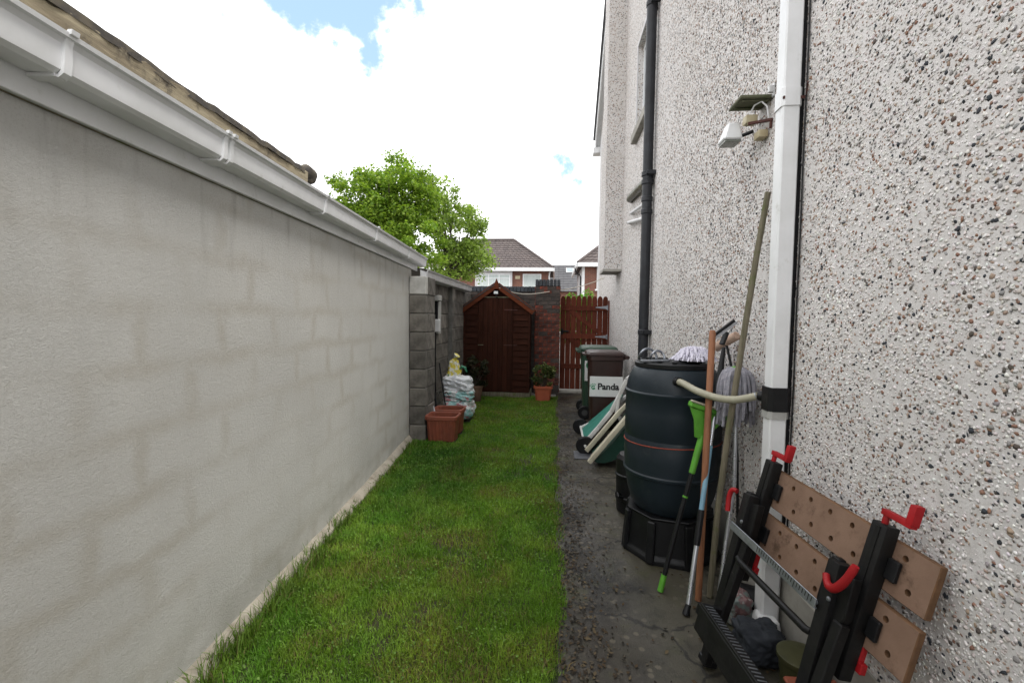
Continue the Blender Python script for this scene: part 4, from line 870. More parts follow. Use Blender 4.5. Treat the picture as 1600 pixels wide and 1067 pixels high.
b = MB(M_); b.prism(arc(-.02, .075, .025, .045, 20, 300), .0008, z0=.0036); b.prism(arc(.01, .085, .06, .075, 60, 190), .0008, z0=.0036); b.build('swirl_mark', INKG, lab2, smooth=0)

# ------------------------------------------------------------------ folded loungers
LO = thing('sun_lounger', 'folded white framed sun lounger with teal sling and two black wheels', 'lounger', (.4, 5.55, 0))
def rail_path(y, x0, z0, x1, z1, bow): 
    return [(x0 + (x1 - x0) * t, y, z0 + (z1 - z0) * t + bow * math.sin(math.pi * t)) for t in np.linspace(0, 1, 9)]
for y in (5.12, 5.90):
    b = MB(); pts = [(.34, y, .09), (.507, y, .29), (.643, y, .47), (.735, y, .67), (.80, y, .83), (.92, y, .93), (1.05, y, .98)] if y < 5.5 else [(.36, y, .09), (.60, y, .215), (.82, y, .43), (1.05, y, .62)]
    for a_, c_ in zip(pts[:-1], pts[1:]): b.bar(a_, c_, .045, .042, (0, 0, 1))
    b.build('side_rail', WHITEP, LO, bevel=.008, seg=2)
b = MB(); n = 14; vv, ff = [], []
for i in range(n + 1):
    t = i / n; x = .36 + .34 * t; z = .14 + .42 * t - .02 * math.sin(math.pi * t); xf = .375 + .50 * t; zf = .085 + .46 * t
    vv += [(x, 5.15, z), (xf, 5.94, zf), (xf + .015, 5.94, zf - .014), (x + .015, 5.15, z - .014)]
for i in range(n):
    for k in range(4): ff.append((i * 4 + k, i * 4 + (k + 1) % 4, (i + 1) * 4 + (k + 1) % 4, (i + 1) * 4 + k))
ff += [(0, 1, 2, 3), (n * 4 + 3, n * 4 + 2, n * 4 + 1, n * 4)]
b.add(vv, ff); b.build('sling', TEAL, LO, smooth=.8)
for y in (5.06, 5.96):
    b = MB(); M_ = frame((.36, y, .1), (1, 0, 0), (0, 0, 1)); b.lathe([(.05, -.02), (.09, -.022), (.1, -.012), (.1, .012), (.09, .022), (.05, .02)], 28, (0, 0, 0), M_); wh = b.build('wheel', BLACKP, LO, smooth=.6)
    for k in range(5):
        b = MB(); a = k * 1.2566; b.bar((.36 + .018 * math.cos(a), y - .012, .1 + .018 * math.sin(a)), (.36 + .075 * math.cos(a), y - .012, .1 + .075 * math.sin(a)), .03, .014, (0, 1, 0)); b.build('spoke', GREYBOX, wh, smooth=0)
b = MB(); b.tube([(.36, 5.02, .1), (.36, 6.0, .1)], .014, 10); b.build('axle', WHITEP, LO)
b = MB(); b.tube([(.72, 5.12, .62), (.70, 5.10, .47), (.76, 5.10, .36), (.86, 5.10, .30)], .022, 10); b.build('folding_leg', WHITEP, LO)
CH = thing('folded_chair', 'folded cream resin chair with dark green seat leaning on the wall', 'chair', (.6, 4.75, 0))
for y, dx, dz, L_ in ((4.60, .0, .0, 1.0), (4.66, .035, .03, 1.0), (5.0, .0, .0, 1.0)):
    b = MB(); b.bar((.37 + dx, y, .055 + dz), (.72 + dx, y, .50 + dz), .05, .045, (0, 0, 1)); b.bar((.71 + dx, y, .49 + dz), (1.04, y, .85), .05, .04, (0, 0, 1)); b.build('side_rail', CREAMP, CH, bevel=.008, seg=2)
b = MB(); n = 12; vv, ff = [], []
for i in range(n + 1):
    t = i / n; x = .43 + .44 * t; z = .06 + .58 * t - .04 * math.sin(math.pi * t); k = .10 * math.sin(math.pi * t) ** .7 + .015
    vv += [(x, 4.63, z), (x, 4.98, z), (x + k, 4.98, z - k), (x + k, 4.63, z - k)]
for i in range(n):
    for k in range(4): ff.append((i * 4 + k, i * 4 + (k + 1) % 4, (i + 1) * 4 + (k + 1) % 4, (i + 1) * 4 + k))
ff += [(0, 1, 2, 3), (n * 4 + 3, n * 4 + 2, n * 4 + 1, n * 4)]
vv = [(x, y, max(z, .006)) for x, y, z in vv]
b.add(vv, ff); b.build('seat', DGREEN, CH, smooth=.9)
b = MB(); b.bar((.66, 4.42, .03), (.86, 4.44, .34), .045, .035, (0, 0, 1)); b.bar((.85, 4.44, .33), (.86, 4.62, .47), .04, .035); b.build('leg', CREAMP, CH, bevel=.006)

b = MB(); b.bx((.235, 4.86, .002), (.43, 5.14, .012)); dc = b.build('drain_cover', simple('drain_slate', (.09, .095, .105), (.07, .072, .08), 12, .7, .3, 80), None, bevel=.003, loc=(.33, 5.0, .002)); setp(dc, 'flat grey square drain cover set on the path', 'drain cover')

# ------------------------------------------------------------------ water butt
BT = thing('water_butt', 'large dark blue green plastic water butt with a ribbed barrel body', 'water butt', (.775, 3.046, .30))
c0 = (.775, 3.046, 0); b = MB()
prof = [(.20, .285), (.225, .29), (.252, .33), (.272, .40), (.284, .47), (.2935, .518), (.302, .524), (.303, .538), (.2955, .546), (.298, .62), (.2985, .752), (.296, .757), (.296, .763), (.2985, .768), (.298, .92), (.2955, 1.02), (.302, 1.03), (.303, 1.044), (.2935, 1.052), (.289, 1.09), (.278, 1.13), (.262, 1.165), (.245, 1.19), (.238, 1.195)]
b.lathe(prof, 64, c0); b.build('barrel', BUTT, BT, smooth=.7)
b = MB(); b.lathe([(.232, 1.195), (.243, 1.198), (.245, 1.222), (.238, 1.228), (.205, 1.229), (.2, 1.222), (.165, 1.222), (.15, 1.236), (.08, 1.24), (.03, 1.24)], 48, c0); lid = b.build('lid', BLACKP, BT, smooth=.6)
for a in range(6):
    b = MB(); q = a * math.pi / 3 + .3; b.bar((c0[0] + .05 * math.cos(q), c0[1] + .05 * math.sin(q), 1.243), (c0[0] + .2 * math.cos(q), c0[1] + .2 * math.sin(q), 1.236), .03, .014); b.build('lid_rib', BLACKP, lid, bevel=.003)
b = MB(); b.tube([(c0[0] + .3005 * math.cos(a), c0[1] + .3005 * math.sin(a), .728 + .012 * math.sin(a + 2.2)) for a in np.linspace(0, 2 * math.pi, 65)], .0032, 6, False); b.build('string', STRING, BT)
ST = thing('butt_stand', 'black faceted plastic stand carrying the water butt', 'stand', (.775, 3.046, 0))
b = MB()
n = 8; pr = [(.305, 0), (.305, .03), (.285, .05), (.27, .27), (.283, .275), (.283, .284), (.2, .284)]
vv, ff = [], []
for r_, z in pr:
    for k in range(n): a = 2 * math.pi * (k + .22) / n; vv.append((c0[0] + r_ * math.cos(a), c0[1] + r_ * math.sin(a), z))
for i in range(len(pr) - 1):
    for k in range(n): k2 = (k + 1) % n; ff.append((i * n + k, i * n + k2, (i + 1) * n + k2, (i + 1) * n + k))
ff += [tuple(range(n - 1, -1, -1)), tuple(range((len(pr) - 1) * n, len(pr) * n))]
b.add(vv, ff); stb = b.build('drum', BLACKP, ST, smooth=0, bevel=.006)
for k in range(n):
    a = 2 * math.pi * (k + .22) / n; b = MB(); b.bar((c0[0] + .298 * math.cos(a), c0[1] + .298 * math.sin(a), .01), (c0[0] + .276 * math.cos(a), c0[1] + .276 * math.sin(a), .262), .05, .03, (math.cos(a), math.sin(a), 0)); b.build('corner_rib', BLACKP, stb, bevel=.006)
b = MB(); b.lathe([(.105, 0), (.115, .01), (.12, .10), (.128, .108), (.128, .125), (.12, .132), (.124, .28), (.132, .288), (.132, .30), (.124, .307), (.122, .42), (.1, .45), (.06, .455), (.06, .49), (.068, .495), (.068, .52), (.05, .525)], 36, (.625, 3.60, 0)); tb2 = b.build('ribbed_tub', BLACKP, None, smooth=.6, loc=(.625, 3.6, 0)); setp(tb2, 'small ribbed black drum behind the water butt', 'drum')
b = MB(); b.tube([(.52, 3.53, .15), (.495, 3.50, .17), (.505, 3.47, .16), (.54, 3.49, .14)], .012, 8); b.build('tap', BLACKP, tb2)
# hose
HO = thing('filler_hose', 'cream flexible filler hose bridging water butt and downpipe', 'hose', (.75, 2.75, 1.13))
hp = [(.726, 2.76, 1.135), (.74, 2.70, 1.135), (.79, 2.585, 1.108), (.86, 2.475, 1.092), (.92, 2.4, 1.098), (.975, 2.335, 1.125), (.993, 2.318, 1.135)]
def smooth_path(p, k=6):
    p = [Vector(q) for q in p]; out = []
    for i in range(len(p) - 1):
        a, b_, c, d = p[max(i - 1, 0)], p[i], p[i + 1], p[min(i + 2, len(p) - 1)]
        for j in range(k): t = j / k; out.append(.5 * ((2 * b_) + (-a + c) * t + (2 * a - 5 * b_ + 4 * c - d) * t * t + (-a + 3 * b_ - 3 * c + d) * t ** 3))
    return out + [p[-1]]
sp2 = smooth_path(hp, 8); b = MB(); b.tube(sp2, [.0185 + .0012 * (i % 2) for i in range(len(sp2))], 14); b.build('hose', HOSE, HO, smooth=1)
b = MB(); b.tube([(.723, 2.765, 1.136), (.731, 2.735, 1.136)], .027, 16); b.build('grommet', BLACKP, HO)
b = MB(); b.tube([sp2[-5], sp2[-3]], .0225, 14); b.build('hose_clip', STEEL, HO)
# things on the lid
MO = thing('white_mop_head', 'fluffy white mop head lying on the water butt lid', 'mop head', (.875, 2.96, 1.24)); b = MB(); rnd = random.Random(5)
for i in range(240):
    a = rnd.uniform(0, 6.283); k = rnd.random() ** .6; x, y = .875 + math.cos(a) * k * .095, 2.96 + math.sin(a) * k * .085; z = 1.252 + .07 * (1 - k * k); q = rnd.uniform(.02, .045)
    b.tube([(x, y, z), (x + math.cos(a) * q * .7, y + math.sin(a) * q * .7, z + .008), (x + math.cos(a) * q * 1.3, y + math.sin(a) * q * 1.3, max(1.247, z - .026))], [.006, .0065, .004], 5)
b.lathe([(.09, 0), (.085, .02), (.06, .052), (.02, .064)], 20, (.875, 2.96, 1.245)); b.build('yarn', MOPW, MO, smooth=1)
CLP = thing('metal_clamps', 'pair of grey metal pipe clamps left on the water butt lid', 'clamp', (.63, 3.0, 1.232))
for i, (dx, s) in enumerate(((0, .055), (.06, .045))):
    b = MB(); b.tube([(.60 + dx + s * math.cos(a), 3.0 + .02 * math.sin(a * 2), 1.243 + s * .25 + s * math.sin(a) if math.sin(a) > -.3 else 1.243) for a in np.linspace(-.5, 4.0, 14)], .008, 8); b.build('jaw', STEEL, CLP, smooth=1)
b = MB(); b.bar((.545, 2.93, 1.238), (.72, 2.95, 1.242), .035, .012); b.build('strap', STEEL, CLP, bevel=.003)

# ------------------------------------------------------------------ long handled tools
b = MB(); b.tube([(.79, 2.46, .005), (.826, 2.53, .72), (.862, 2.60, 1.43), (.863, 2.602, 1.442)], [.017, .0175, .0175, .013], 14)
o = b.build('broom_handle', BROOMW, None, smooth=1, loc=(.79, 2.46, 0)); setp(o, 'smooth red brown wooden broom handle leaning on the cream hose', 'pole')
b = MB(); pts = [(.862, 2.50, .005), (.885, 2.488, .5), (.915, 2.47, .9), (.962, 2.445, 1.4), (1.003, 2.42, 1.83), (1.036, 2.40, 2.13)]
b.tube(pts, [.0165, .016, .016, .015, .0145, .014], 12); o = b.build('weathered_pole', OLDW, None, smooth=1, loc=(.862, 2.5, 0)); setp(o, 'tall mossy grey wooden pole leaning against the white downpipe', 'pole')
SC_ = thing('lime_scraper', 'lime green headed scraper broom with a black handle', 'broom', (.614, 2.53, 0))
b = MB(); b.tube([(.627, 2.53, .09), (.70, 2.56, .38), (.775, 2.585, .66)], [.0135, .0135, .0125], 12); hd = b.build('handle', BLACKP, SC_, smooth=1)
b = MB(); b.tube([(.606, 2.522, .005), (.627, 2.53, .095)], [.0165, .0155], 12); b.build('grip_end', LIME, SC_, smooth=.8)
b = MB(); b.tube([(.736, 2.57, .518), (.7385, 2.571, .527)], .0148, 12); b.build('ring', LIME, hd)
b = MB(); b.tube([(.772, 2.584, .65), (.80, 2.595, .76), (.83, 2.605, .86)], [.017, .0185, .021], 12)
fx = frame((.835, 2.60, .93), (.94, .1, -.3), (.28, .05, .96)); b.prism([(-.028, -.09), (.028, -.09), (.075, -.0), (.115, .062), (-.105, .062), (-.06, .0)], .016, fx, z0=-.008); b.build('head', LIME, SC_, smooth=.6, bevel=.003)
b = MB(); b.box((0.005, .078, 0.0), (.235, .03, .045), fx); b.build('blade_holder', LIME, SC_, bevel=.006)
b = MB(); b.box((0.005, .096, 0.016), (.24, .012, .03), fx); b.build('pale_foam', HOSE, SC_, bevel=.004)
SQ = thing('window_squeegee', 'telescopic aluminium window squeegee with black grip and rubber blade', 'squeegee', (.696, 2.336, 0))
a0, a1 = Vector((.700, 2.338, .02)), Vector((.975, 2.73, 1.39))
def al(t): return a0.lerp(a1, t)
b = MB(); b.tube([al(0), al(.22)], .0125, 12); b.build('lower_tube', ALU, SQ); b = MB(); b.tube([al(.22), al(.345)], .0175, 12); b.build('grip', BLACKP, SQ, bevel=.002)
b = MB(); b.tube([al(.345), al(.58)], .0135, 12); b.build('blue_sleeve', BLUEPAINT, SQ); b = MB(); b.tube([al(.58), al(.75)], .011, 12); b.build('upper_tube', ALU, SQ); b = MB(); b.tube([al(.75), al(.86), al(.965)], [.019, .018, .011], 12); b.build('top_grip', BLACKP, SQ, smooth=1)
b = MB(); b.tube([al(0) + Vector((-.012, -.012, -.015)), al(.02)], [.02, .014], 12); b.build('end_cap', BLACKP, SQ)
b = MB(); b.bar((.955, 2.72, 1.36), (.985, 2.735, 1.43), .03, .018); b.bar((.893, 2.70, 1.402), (1.035, 2.76, 1.497), .014, .02); b.build('blade_channel', BLACKP, SQ, bevel=.002)
b = MB(); b.bar((.903, 2.697, 1.392), (1.045, 2.757, 1.487), .01, .016); b.build('rubber_blade', ALU, SQ, smooth=0)
FS = thing('fleece_sleeve', 'beige fleece window washer sleeve behind the squeegee', 'washer', (1.05, 2.86, 1.36))
b = MB(); b.tube([(.985, 2.93, 1.325), (.99, 2.925, 1.33), (1.035, 2.86, 1.375), (1.068, 2.80, 1.41), (1.07, 2.795, 1.413)], [.016, .026, .027, .026, .016], 14); b.build('sleeve', BEIGE, FS, smooth=1)
b = MB(); b.tube([(1.03, 2.87, 1.37), (1.05, 2.80, 1.2), (1.065, 2.72, .7), (1.07, 2.66, .01)], .008, 8); b.build('handle', BLACKP, FS, smooth=1)
RM = thing('string_mop', 'grey string mop standing head up between pole and downpipe', 'mop', (.90, 2.60, 0))
b = MB(); b.tube([(.885, 2.44, .005), (.93, 2.49, .3), (.985, 2.545, .62), (.99, 2.57, .95), (.985, 2.58, 1.2)], .011, 12); b.build('handle', ALU, RM, smooth=1)
b = MB(); b.lathe([(.03, 0), (.035, .02), (.03, .07), (.015, .08)], 16, (.985, 2.58, 1.17)); b.build('socket', LIME, RM)
b = MB(); rnd = random.Random(9)
for i in range(78):
    a = rnd.uniform(0, 6.283); k = rnd.uniform(.35, 1); L_ = rnd.uniform(.20, .31); r1 = .05 + .045 * k; cx, cy, cz = .985, 2.575, 1.235
    ex, ey = math.cos(a), math.sin(a); zz = cz - L_
    pts = [(cx + ex * .01, cy + ey * .01, cz), (cx + ex * r1 * .7, cy + ey * r1 * .7, cz + .005 - .02 * k), (cx + ex * r1, cy + ey * r1, cz - L_ * .4), (cx + ex * r1 * 1.02 + rnd.uniform(-.015, .015), cy + ey * r1 * 1.02 + rnd.uniform(-.015, .015), zz)]
    pts = [(min(x, 1.083), y, z) for x, y, z in pts]
    b.tube(smooth_path(pts, 3), .0075, 6)
b.build('strings', MOPG, RM, smooth=1)

# ------------------------------------------------------------------ folding workbench
WBK = thing('folding_workbench', 'folded black steel workbench with drilled boards and red crank handles', 'workbench', (.78, 1.75, 0))
Lp = Vector((.955, 2.056, .868)); U = Vector((.14036, -.98923, -.04144)).normalized(); Dn = Vector((-.22857, .00835, -.97349)).normalized(); Nn = Vector((-.96335, -.14612, .22494)).normalized()
def wp(u, d, w): return Lp + U * u + Dn * d + Nn * w
FB = Matrix(((U.x, Dn.x, Nn.x, Lp.x), (U.y, Dn.y, Nn.y, Lp.y), (U.z, Dn.z, Nn.z, Lp.z), (0, 0, 0, 1)))
def wb(): return MB(FB)
def drilled(v0, v1, holes):
    b = wb(); b.bx((0, v0, -.022), (.748, v1, 0)); bd = b.build('jaw_board', MDF, WBK, smooth=0, bevel=.0025)
    c = wb()
    for hu, hv in holes: c.lathe([(.0098, -.05), (.0098, .05)], 16, (hu, hv, 0))
    cut = c.build('cutter', MDF, WBK, smooth=0); mo = bd.modifiers.new('holes', 'BOOLEAN'); mo.object = cut; mo.operation = 'DIFFERENCE'; mo.solver = 'EXACT'
    dg = bpy.context.evaluated_depsgraph_get(); me = bpy.data.meshes.new_from_object(bd.evaluated_get(dg)); bd.modifiers.clear(); bd.data = me; bpy.data.objects.remove(cut)
    if len(bd.data.materials) < 2: bd.data.materials.append(MDFE)
    for p in bd.data.polygons:
        n_ = (W[WBK] @ p.normal.to_4d()).to_3d() if False else p.normal
        p.material_index = 0 if abs(n_.dot(Nn)) > .8 else 1
    return bd
hl = [(.06 + i * .1055, .045 if i % 2 else .115) for i in range(7)]; hl = [(.05 + i * .1, .035) for i in range(7)] + [(.085 + i * .1, .118) for i in range(7)]
drilled(0, .158, hl); drilled(.192, .35, [(u_, v_ + .192) for u_, v_ in hl])
# channels that carry the boards, with pads
for uc, d0, d1 in ((.032, -.03, .50), (.585, -.035, .47)):
    b = wb(); b.bx((uc - .028, d0, .001), (uc + .028, d1, .046)); ch = b.build('channel', BLACKM, WBK, bevel=.005, seg=2)
    b = wb(); b.bx((uc - .008, d0 + .01, .0462), (uc + .008, d1 - .01, .0485)); b.build('channel_lip', BLACKM, ch, smooth=0)
    for dd in (.085, .275):
        b = wb(); b.bx((uc + .029, dd - .032, .001), (uc + .066, dd + .032, .016)); b.build('pad', BLACKP, ch, bevel=.003)
    # crank at the top
    cu_ = uc - .004
    b = wb(); b.tube([(cu_, d0 + .005, .026), (cu_, d0 - .03, .026)], .0095, 12); b.box((cu_ + .038, d0 - .034, .026), (.10, .019, .024)); b.box((cu_ + .08, d0 - .064, .027), (.024, .064, .026), None, .9)
    b.build('crank_handle', RED, ch, bevel=.003, seg=2)
    b = wb(); b.box((uc + .018, d1 - .10, -.012), (.018, .07, .02)); b.box((uc + .03, d1 - .055, -.012), (.022, .035, .022)); b.build('lower_crank', RED, ch, bevel=.003)
# leg frames
for uc, tilt in ((.03, .03), (.535, .02)):
    b = wb()
    b.bar((uc - .004, .135, .074), (uc + .028, .885, .074), .046, .05, (0, 0, 1)); lg = b.build('leg', BLACKM, WBK, bevel=.005, seg=2)
    b = wb(); b.prism([(uc - .05, .15), (uc - .035, .13), (uc - .012, .13), (uc + .0, .155), (uc + .03, .165), (uc + .062, .15), (uc + .07, .28), (uc + .035, .36), (uc - .03, .37), (uc - .05, .28)], .03, None, z0=.05)
    pl = b.build('hinge_plate', BLACKM, WBK, bevel=.003)
    for (ru, rd_) in ((uc - .018, .158), (uc + .02, .25), (uc - .02, .29)):
        b = wb(); b.lathe([(.0075, 0), (.007, .004), (.003, .006)], 12, (ru, rd_, .10 if abs(ru - uc) > .019 and rd_ > .2 else .0805)); b.build('rivet', STEEL, pl)
    b = wb(); b.bar((uc + .055, .30, .068), (uc + .085, .86, .12), .036, .036, (0, 0, 1)); b.build('rear_leg', BLACKM, WBK, bevel=.004)
    b = wb(); b.box((uc + .03, .882, .075), (.062, .03, .062)); b.build('foot', BLACKP, WBK, bevel=.005)
b = wb(); b.tube(smooth_path([(.523, .187, .104), (.545, .205, .112), (.575, .205, .116), (.603, .165, .116), (.622, .10, .114)], 4), [.011] * 5 + [.013] * 8 + [.012] * 3 + [.01], 10); b.build('lever', RED, WBK, smooth=1)
b = wb(); b.tube(smooth_path([(-.03, .15, .105), (-.052, .155, .113), (-.058, .19, .115), (-.045, .25, .112)], 4), .011, 10); b.build('lever', RED, WBK, smooth=1)
# rails between the leg frames
b = wb(); b.bx((0.0, .275, .108), (.525, .307, .112)); b.bx((0.0, .303, .10), (.525, .307, .108)); b.build('ruled_rail', STEEL, WBK, bevel=.001)
b = wb()
for i in range(22): b.bx((.20 + i * .0145, .279, .1121), (.203 + i * .0145, .295 if i % 5 else .302, .1126))
b.build('rule_marks', INK, WBK, smooth=0)
b = wb(); b.tube([(.08, .395, .09), (.10, .40, .095), (.50, .395, .095), (.52, .39, .09)], .013, 10); b.build('cross_bar', BLACKM, WBK, smooth=.9)
b = wb(); b.bx((.115, .60, .165), (.60, .612, .215)); b.bx((.115, .612, .203), (.60, .715, .215)); b.bx((.115, .598, .212), (.6, .601, .217)); b.bx((.09, .615, .10), (.115, .66, .212)); b.bx((.555, .615, .10), (.58, .66, .203)); stp = b.build('step', BLACKM, WBK, bevel=.003)
b = wb()
for i in range(26):
    b.bx((.135 + i * .0175, .5985, .172), (.14 + i * .0175, .5998, .206))
b.build('tread', STEEL, stp, smooth=0)

# odds and ends behind the workbench
BK = thing('lidded_tub', 'olive lidded tub standing on the path under the workbench', 'tub', (.985, 1.86, 0))
b = MB(); b.lathe([(.062, 0), (.066, .005), (.078, .15), (.076, .152)], 28, (1.0, 1.86, 0)); b.build('body', OLIVE, BK, smooth=.6); b = MB(); b.lathe([(.083, .15), (.086, .155), (.086, .172), (.078, .176), (.02, .174)], 28, (1.0, 1.86, 0)); b.build('lid', OLIVE, BK, smooth=.6)
OB = thing('orange_box', 'orange brown plastic box lying behind the bench leg', 'box', (.96, 1.60, 0)); b = MB(); b.box((.96, 1.62, .085), (.17, .2, .165), None, 1.04); b.build('body', TERRA, OB, bevel=.01, seg=2); b = MB(); b.box((.96, 1.62, .178), (.185, .215, .018)); b.build('lid', TERRA, OB, bevel=.006)
o = bag('cloth_bag', 'grey blue cloth bag slumped beside the lidded tub', (.93, 2.06, 0), (.2, .2, .16), None, 1, 8, mat=NAVY)
b = MB(); b.lathe([(.045, 0), (.06, .004), (.075, .14), (.08, .142), (.078, .15), (.066, .15), (.05, .02)], 26, (0, 0, 0), Matrix.Translation((.99, 2.40, .075)) @ Matrix.Rotation(R(100), 4, 'Y') @ Matrix.Rotation(.3, 4, 'X') @ Matrix.Translation((0, 0, -.07))); o = b.build('black_flower_pot', BLACKP, None, smooth=.6, loc=(.99, 2.4, 0)); setp(o, 'black flower pot tipped on its side beside the downpipe foot', 'pot')
m = NM('patterned_bag'); c = m.mixc(m.rng(m.noise(22, 3), .45, .55), (.13, .16, .15), (.14, .075, .075)); c = m.mixc(m.rng(m.noise(31, 3), .58, .62), c, (.24, .23, .22)); m.base(c); m.rough(.6)
bag('patterned_bag', 'crumpled patterned carrier bag beside the mop handle', (.93, 2.30, 0), (.13, .13, .17), None, 1, 9, mat=m.m)

# ------------------------------------------------------------------ grass
def blades(name, X_, Y_, hgt, wid, pal, seed, lean=.55, z0=-.012):
    rnd = np.random.default_rng(seed); n = len(X_); a = rnd.uniform(0, 6.283, n); ln = rnd.normal(lean, .3, n).clip(.05, 1.3) * hgt
    dx, dy = np.cos(a), np.sin(a); px, py = -dy, dx; tw = rnd.uniform(-.9, .9, n); px2, py2 = np.cos(a + 1.57 + tw), np.sin(a + 1.57 + tw)
    V = np.empty((n, 5, 3)); w = wid[:, None] if isinstance(wid, np.ndarray) else wid
    B0 = np.stack([X_, Y_, np.full(n, z0)], 1); M0 = B0 + np.stack([dx * ln * .3, dy * ln * .3, hgt * .6], 1); T0 = B0 + np.stack([dx * ln, dy * ln, hgt * (1 - .25 * (ln / hgt) ** 2).clip(.35, 1)], 1)
    P = np.stack([px2, py2, np.zeros(n)], 1)
    V[:, 0] = B0 - P * w / 2; V[:, 1] = B0 + P * w / 2; V[:, 2] = M0 - P * w * .42; V[:, 3] = M0 + P * w * .42; V[:, 4] = T0
    tri = np.array([(0, 1, 3), (0, 3, 2), (2, 3, 4)]); F = (tri[None] + (np.arange(n) * 5)[:, None, None]).reshape(-1, 3)
    return numpy_mesh(name, V.reshape(-1, 3), F, GRASSM, np.repeat(pal, 5, axis=0))
xs, ys, ws_ = [], [], []
for ya, yb, dens, w in ((.9, 2.6, 34000, .0030), (2.6, 4.2, 22000, .0040), (4.2, 6.2, 13000, .0055), (6.2, 8.72, 8000, .0075)):
    n = int((yb - ya) * 2.1 * dens); x = RNG.uniform(-2.0, .085, n); y = RNG.uniform(ya, yb, n)
    xs.append(x); ys.append(y); ws_.append(np.full(n, w))
x, y, w = map(np.concatenate, (xs, ys, ws_))
ragged = .06 + .085 * (vnoise(y + 50, y * 0 + 3, 4, 41) - .5) + .06 * (vnoise(y + 50, y * 0 + 9, 17, 42) - .5)
lft = np.where(y < 5.36, GX0 - np.tan(GA) * y + .055, np.where(y < 5.8, -1.53, -1.70))
bare = vnoise(x + 9, y + 4, 3.1, 43) * .6 + vnoise(x + 9, y + 4, 9.7, 44) * .4
patch = np.exp(-(((x + 1.0) / .26) ** 2 + ((y - 5.75) / .32) ** 2)) * .55 + np.exp(-(((x + .95) / .3) ** 2 + ((y - 7.6) / .3) ** 2)) * .3
k = (x < ragged + RNG.normal(0, .012, len(x))) & (x > lft) & (RNG.random(len(x)) > np.clip((bare - .66) * 3.2, 0, .75) + patch)
for (cx, cy, hx, hy) in ((-1.335, 5.46, .18, .14), (-1.35, 5.86, .18, .14), (-1.38, 6.56, .2, .17)): k &= ~((abs(x - cx) < hx) & (abs(y - cy) < hy))
x, y, w = x[k], y[k], w[k]; n = len(x)
dry = vnoise(x + 20, y + 11, 2.3, 45) * .5 + vnoise(x + 20, y + 11, 7.1, 46) * .5; mz = vnoise(x + 30, y + 17, 5.3, 47)
c = np.where((mz > .5)[:, None], np.array([[.11, .21, .018]]), np.array([[.152, .25, .028]])) * RNG.uniform(.55, 1.35, (n, 1)) * (.72 + .6 * vnoise(x + 13, y + 7, 1.9, 52) * .6 + .5 * vnoise(x + 1, y + 3, 11.3, 53) * .5)[:, None]
c[:, 0] *= .9 + .5 * (dry - .4); straw = RNG.random(n) < np.clip((dry - .54) * 1.3, .015, .3); c[straw] = np.array([.23, .18, .07]) * RNG.uniform(.5, 1.15, (straw.sum(), 1))
shade_patch = np.exp(-(((x + 1.12) / .42) ** 4 + ((y - 4.35) / .85) ** 4)); shade_patch = np.clip(shade_patch * (.6 + .8 * vnoise(x + 5, y + 2, 4.4, 49)), 0, 1); c = c * (1 - shade_patch[:, None] * np.array([.5, .38, .4])); c[~straw] *= np.array([1.12, 1.1, 1.0])  # soft shadow before the pier, painted into the blade colours
hg = (1 + .35 * shade_patch) * RNG.uniform(.016, .04, n) * (.75 + .6 * vnoise(x + 3, y + 8, 6.1, 48)); me = blades('grass', x, y, hg, w, c, 50)
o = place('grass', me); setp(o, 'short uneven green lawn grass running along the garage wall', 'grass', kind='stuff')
# long tufts against the haunching
tx, ty, th_, tcs = [], [], [], []; rnd = random.Random(3)
for i in range(120):
    y = rnd.choice((rnd.uniform(1.2, 3.0), rnd.uniform(1.2, 2.3), rnd.uniform(2.8, 5.2))); big = y < 3.1; x = gx_at(y) + rnd.uniform(.045, .14)
    for _ in range(rnd.randint(10, 24)): tx.append(x + rnd.gauss(0, .02)); ty.append(y + rnd.gauss(0, .025)); th_.append(rnd.uniform(.04, .13) if big else rnd.uniform(.04, .085)); f = rnd.uniform(.6, 1.2); tcs.append((.1 * f, .175 * f, .02 * f) if rnd.random() > .12 else (.17 * f, .13 * f, .06 * f))
for i in range(110):
    y = rnd.uniform(1.5, 8.2); x = rnd.uniform(-.01, .075)
    for _ in range(8): tx.append(x + rnd.gauss(0, .012)); ty.append(y + rnd.gauss(0, .02)); th_.append(rnd.uniform(.03, .07)); f = rnd.uniform(.6, 1.2); tcs.append((.1 * f, .18 * f, .024 * f) if rnd.random() > .3 else (.22 * f, .17 * f, .075 * f))
me = blades('grass_tufts', np.array(tx), np.array(ty), np.array(th_), np.full(len(tx), .0045), np.array(tcs), 51, .6, -.01); o = place('grass_tufts', me); setp(o, 'longer grass tufts fringing the wall foot and the path', 'grass', kind='stuff')
nw = 6500; cxy = np.stack([RNG.uniform(-1.5, .03, 500), RNG.uniform(1.3, 7.5, 500)], 1); idw = RNG.integers(0, 500, nw); wx_, wy_ = (cxy[idw] + RNG.normal(0, .075, (nw, 2))).T
kw = (wx_ > GX0 - np.tan(GA) * wy_ + .12) & (wx_ < .05) & ~((wy_ > 5.25) & (wx_ < -1.1)); wx_, wy_ = wx_[kw], wy_[kw]; nw = len(wx_); sw = RNG.uniform(.003, .0065, nw) * np.where(wy_ > 3.5, 1.3, 1); V = np.empty((nw, 6, 3)); aw = RNG.uniform(0, 6.28, nw); hw = RNG.uniform(.008, .024, nw); tw_ = RNG.normal(0, .35, (nw, 2))
for q in range(6):
    an = aw + q * 1.0472; V[:, q, 0] = wx_ + np.cos(an) * sw; V[:, q, 1] = wy_ + np.sin(an) * sw * .8; V[:, q, 2] = hw + (np.cos(an) * tw_[:, 0] + np.sin(an) * tw_[:, 1]) * sw
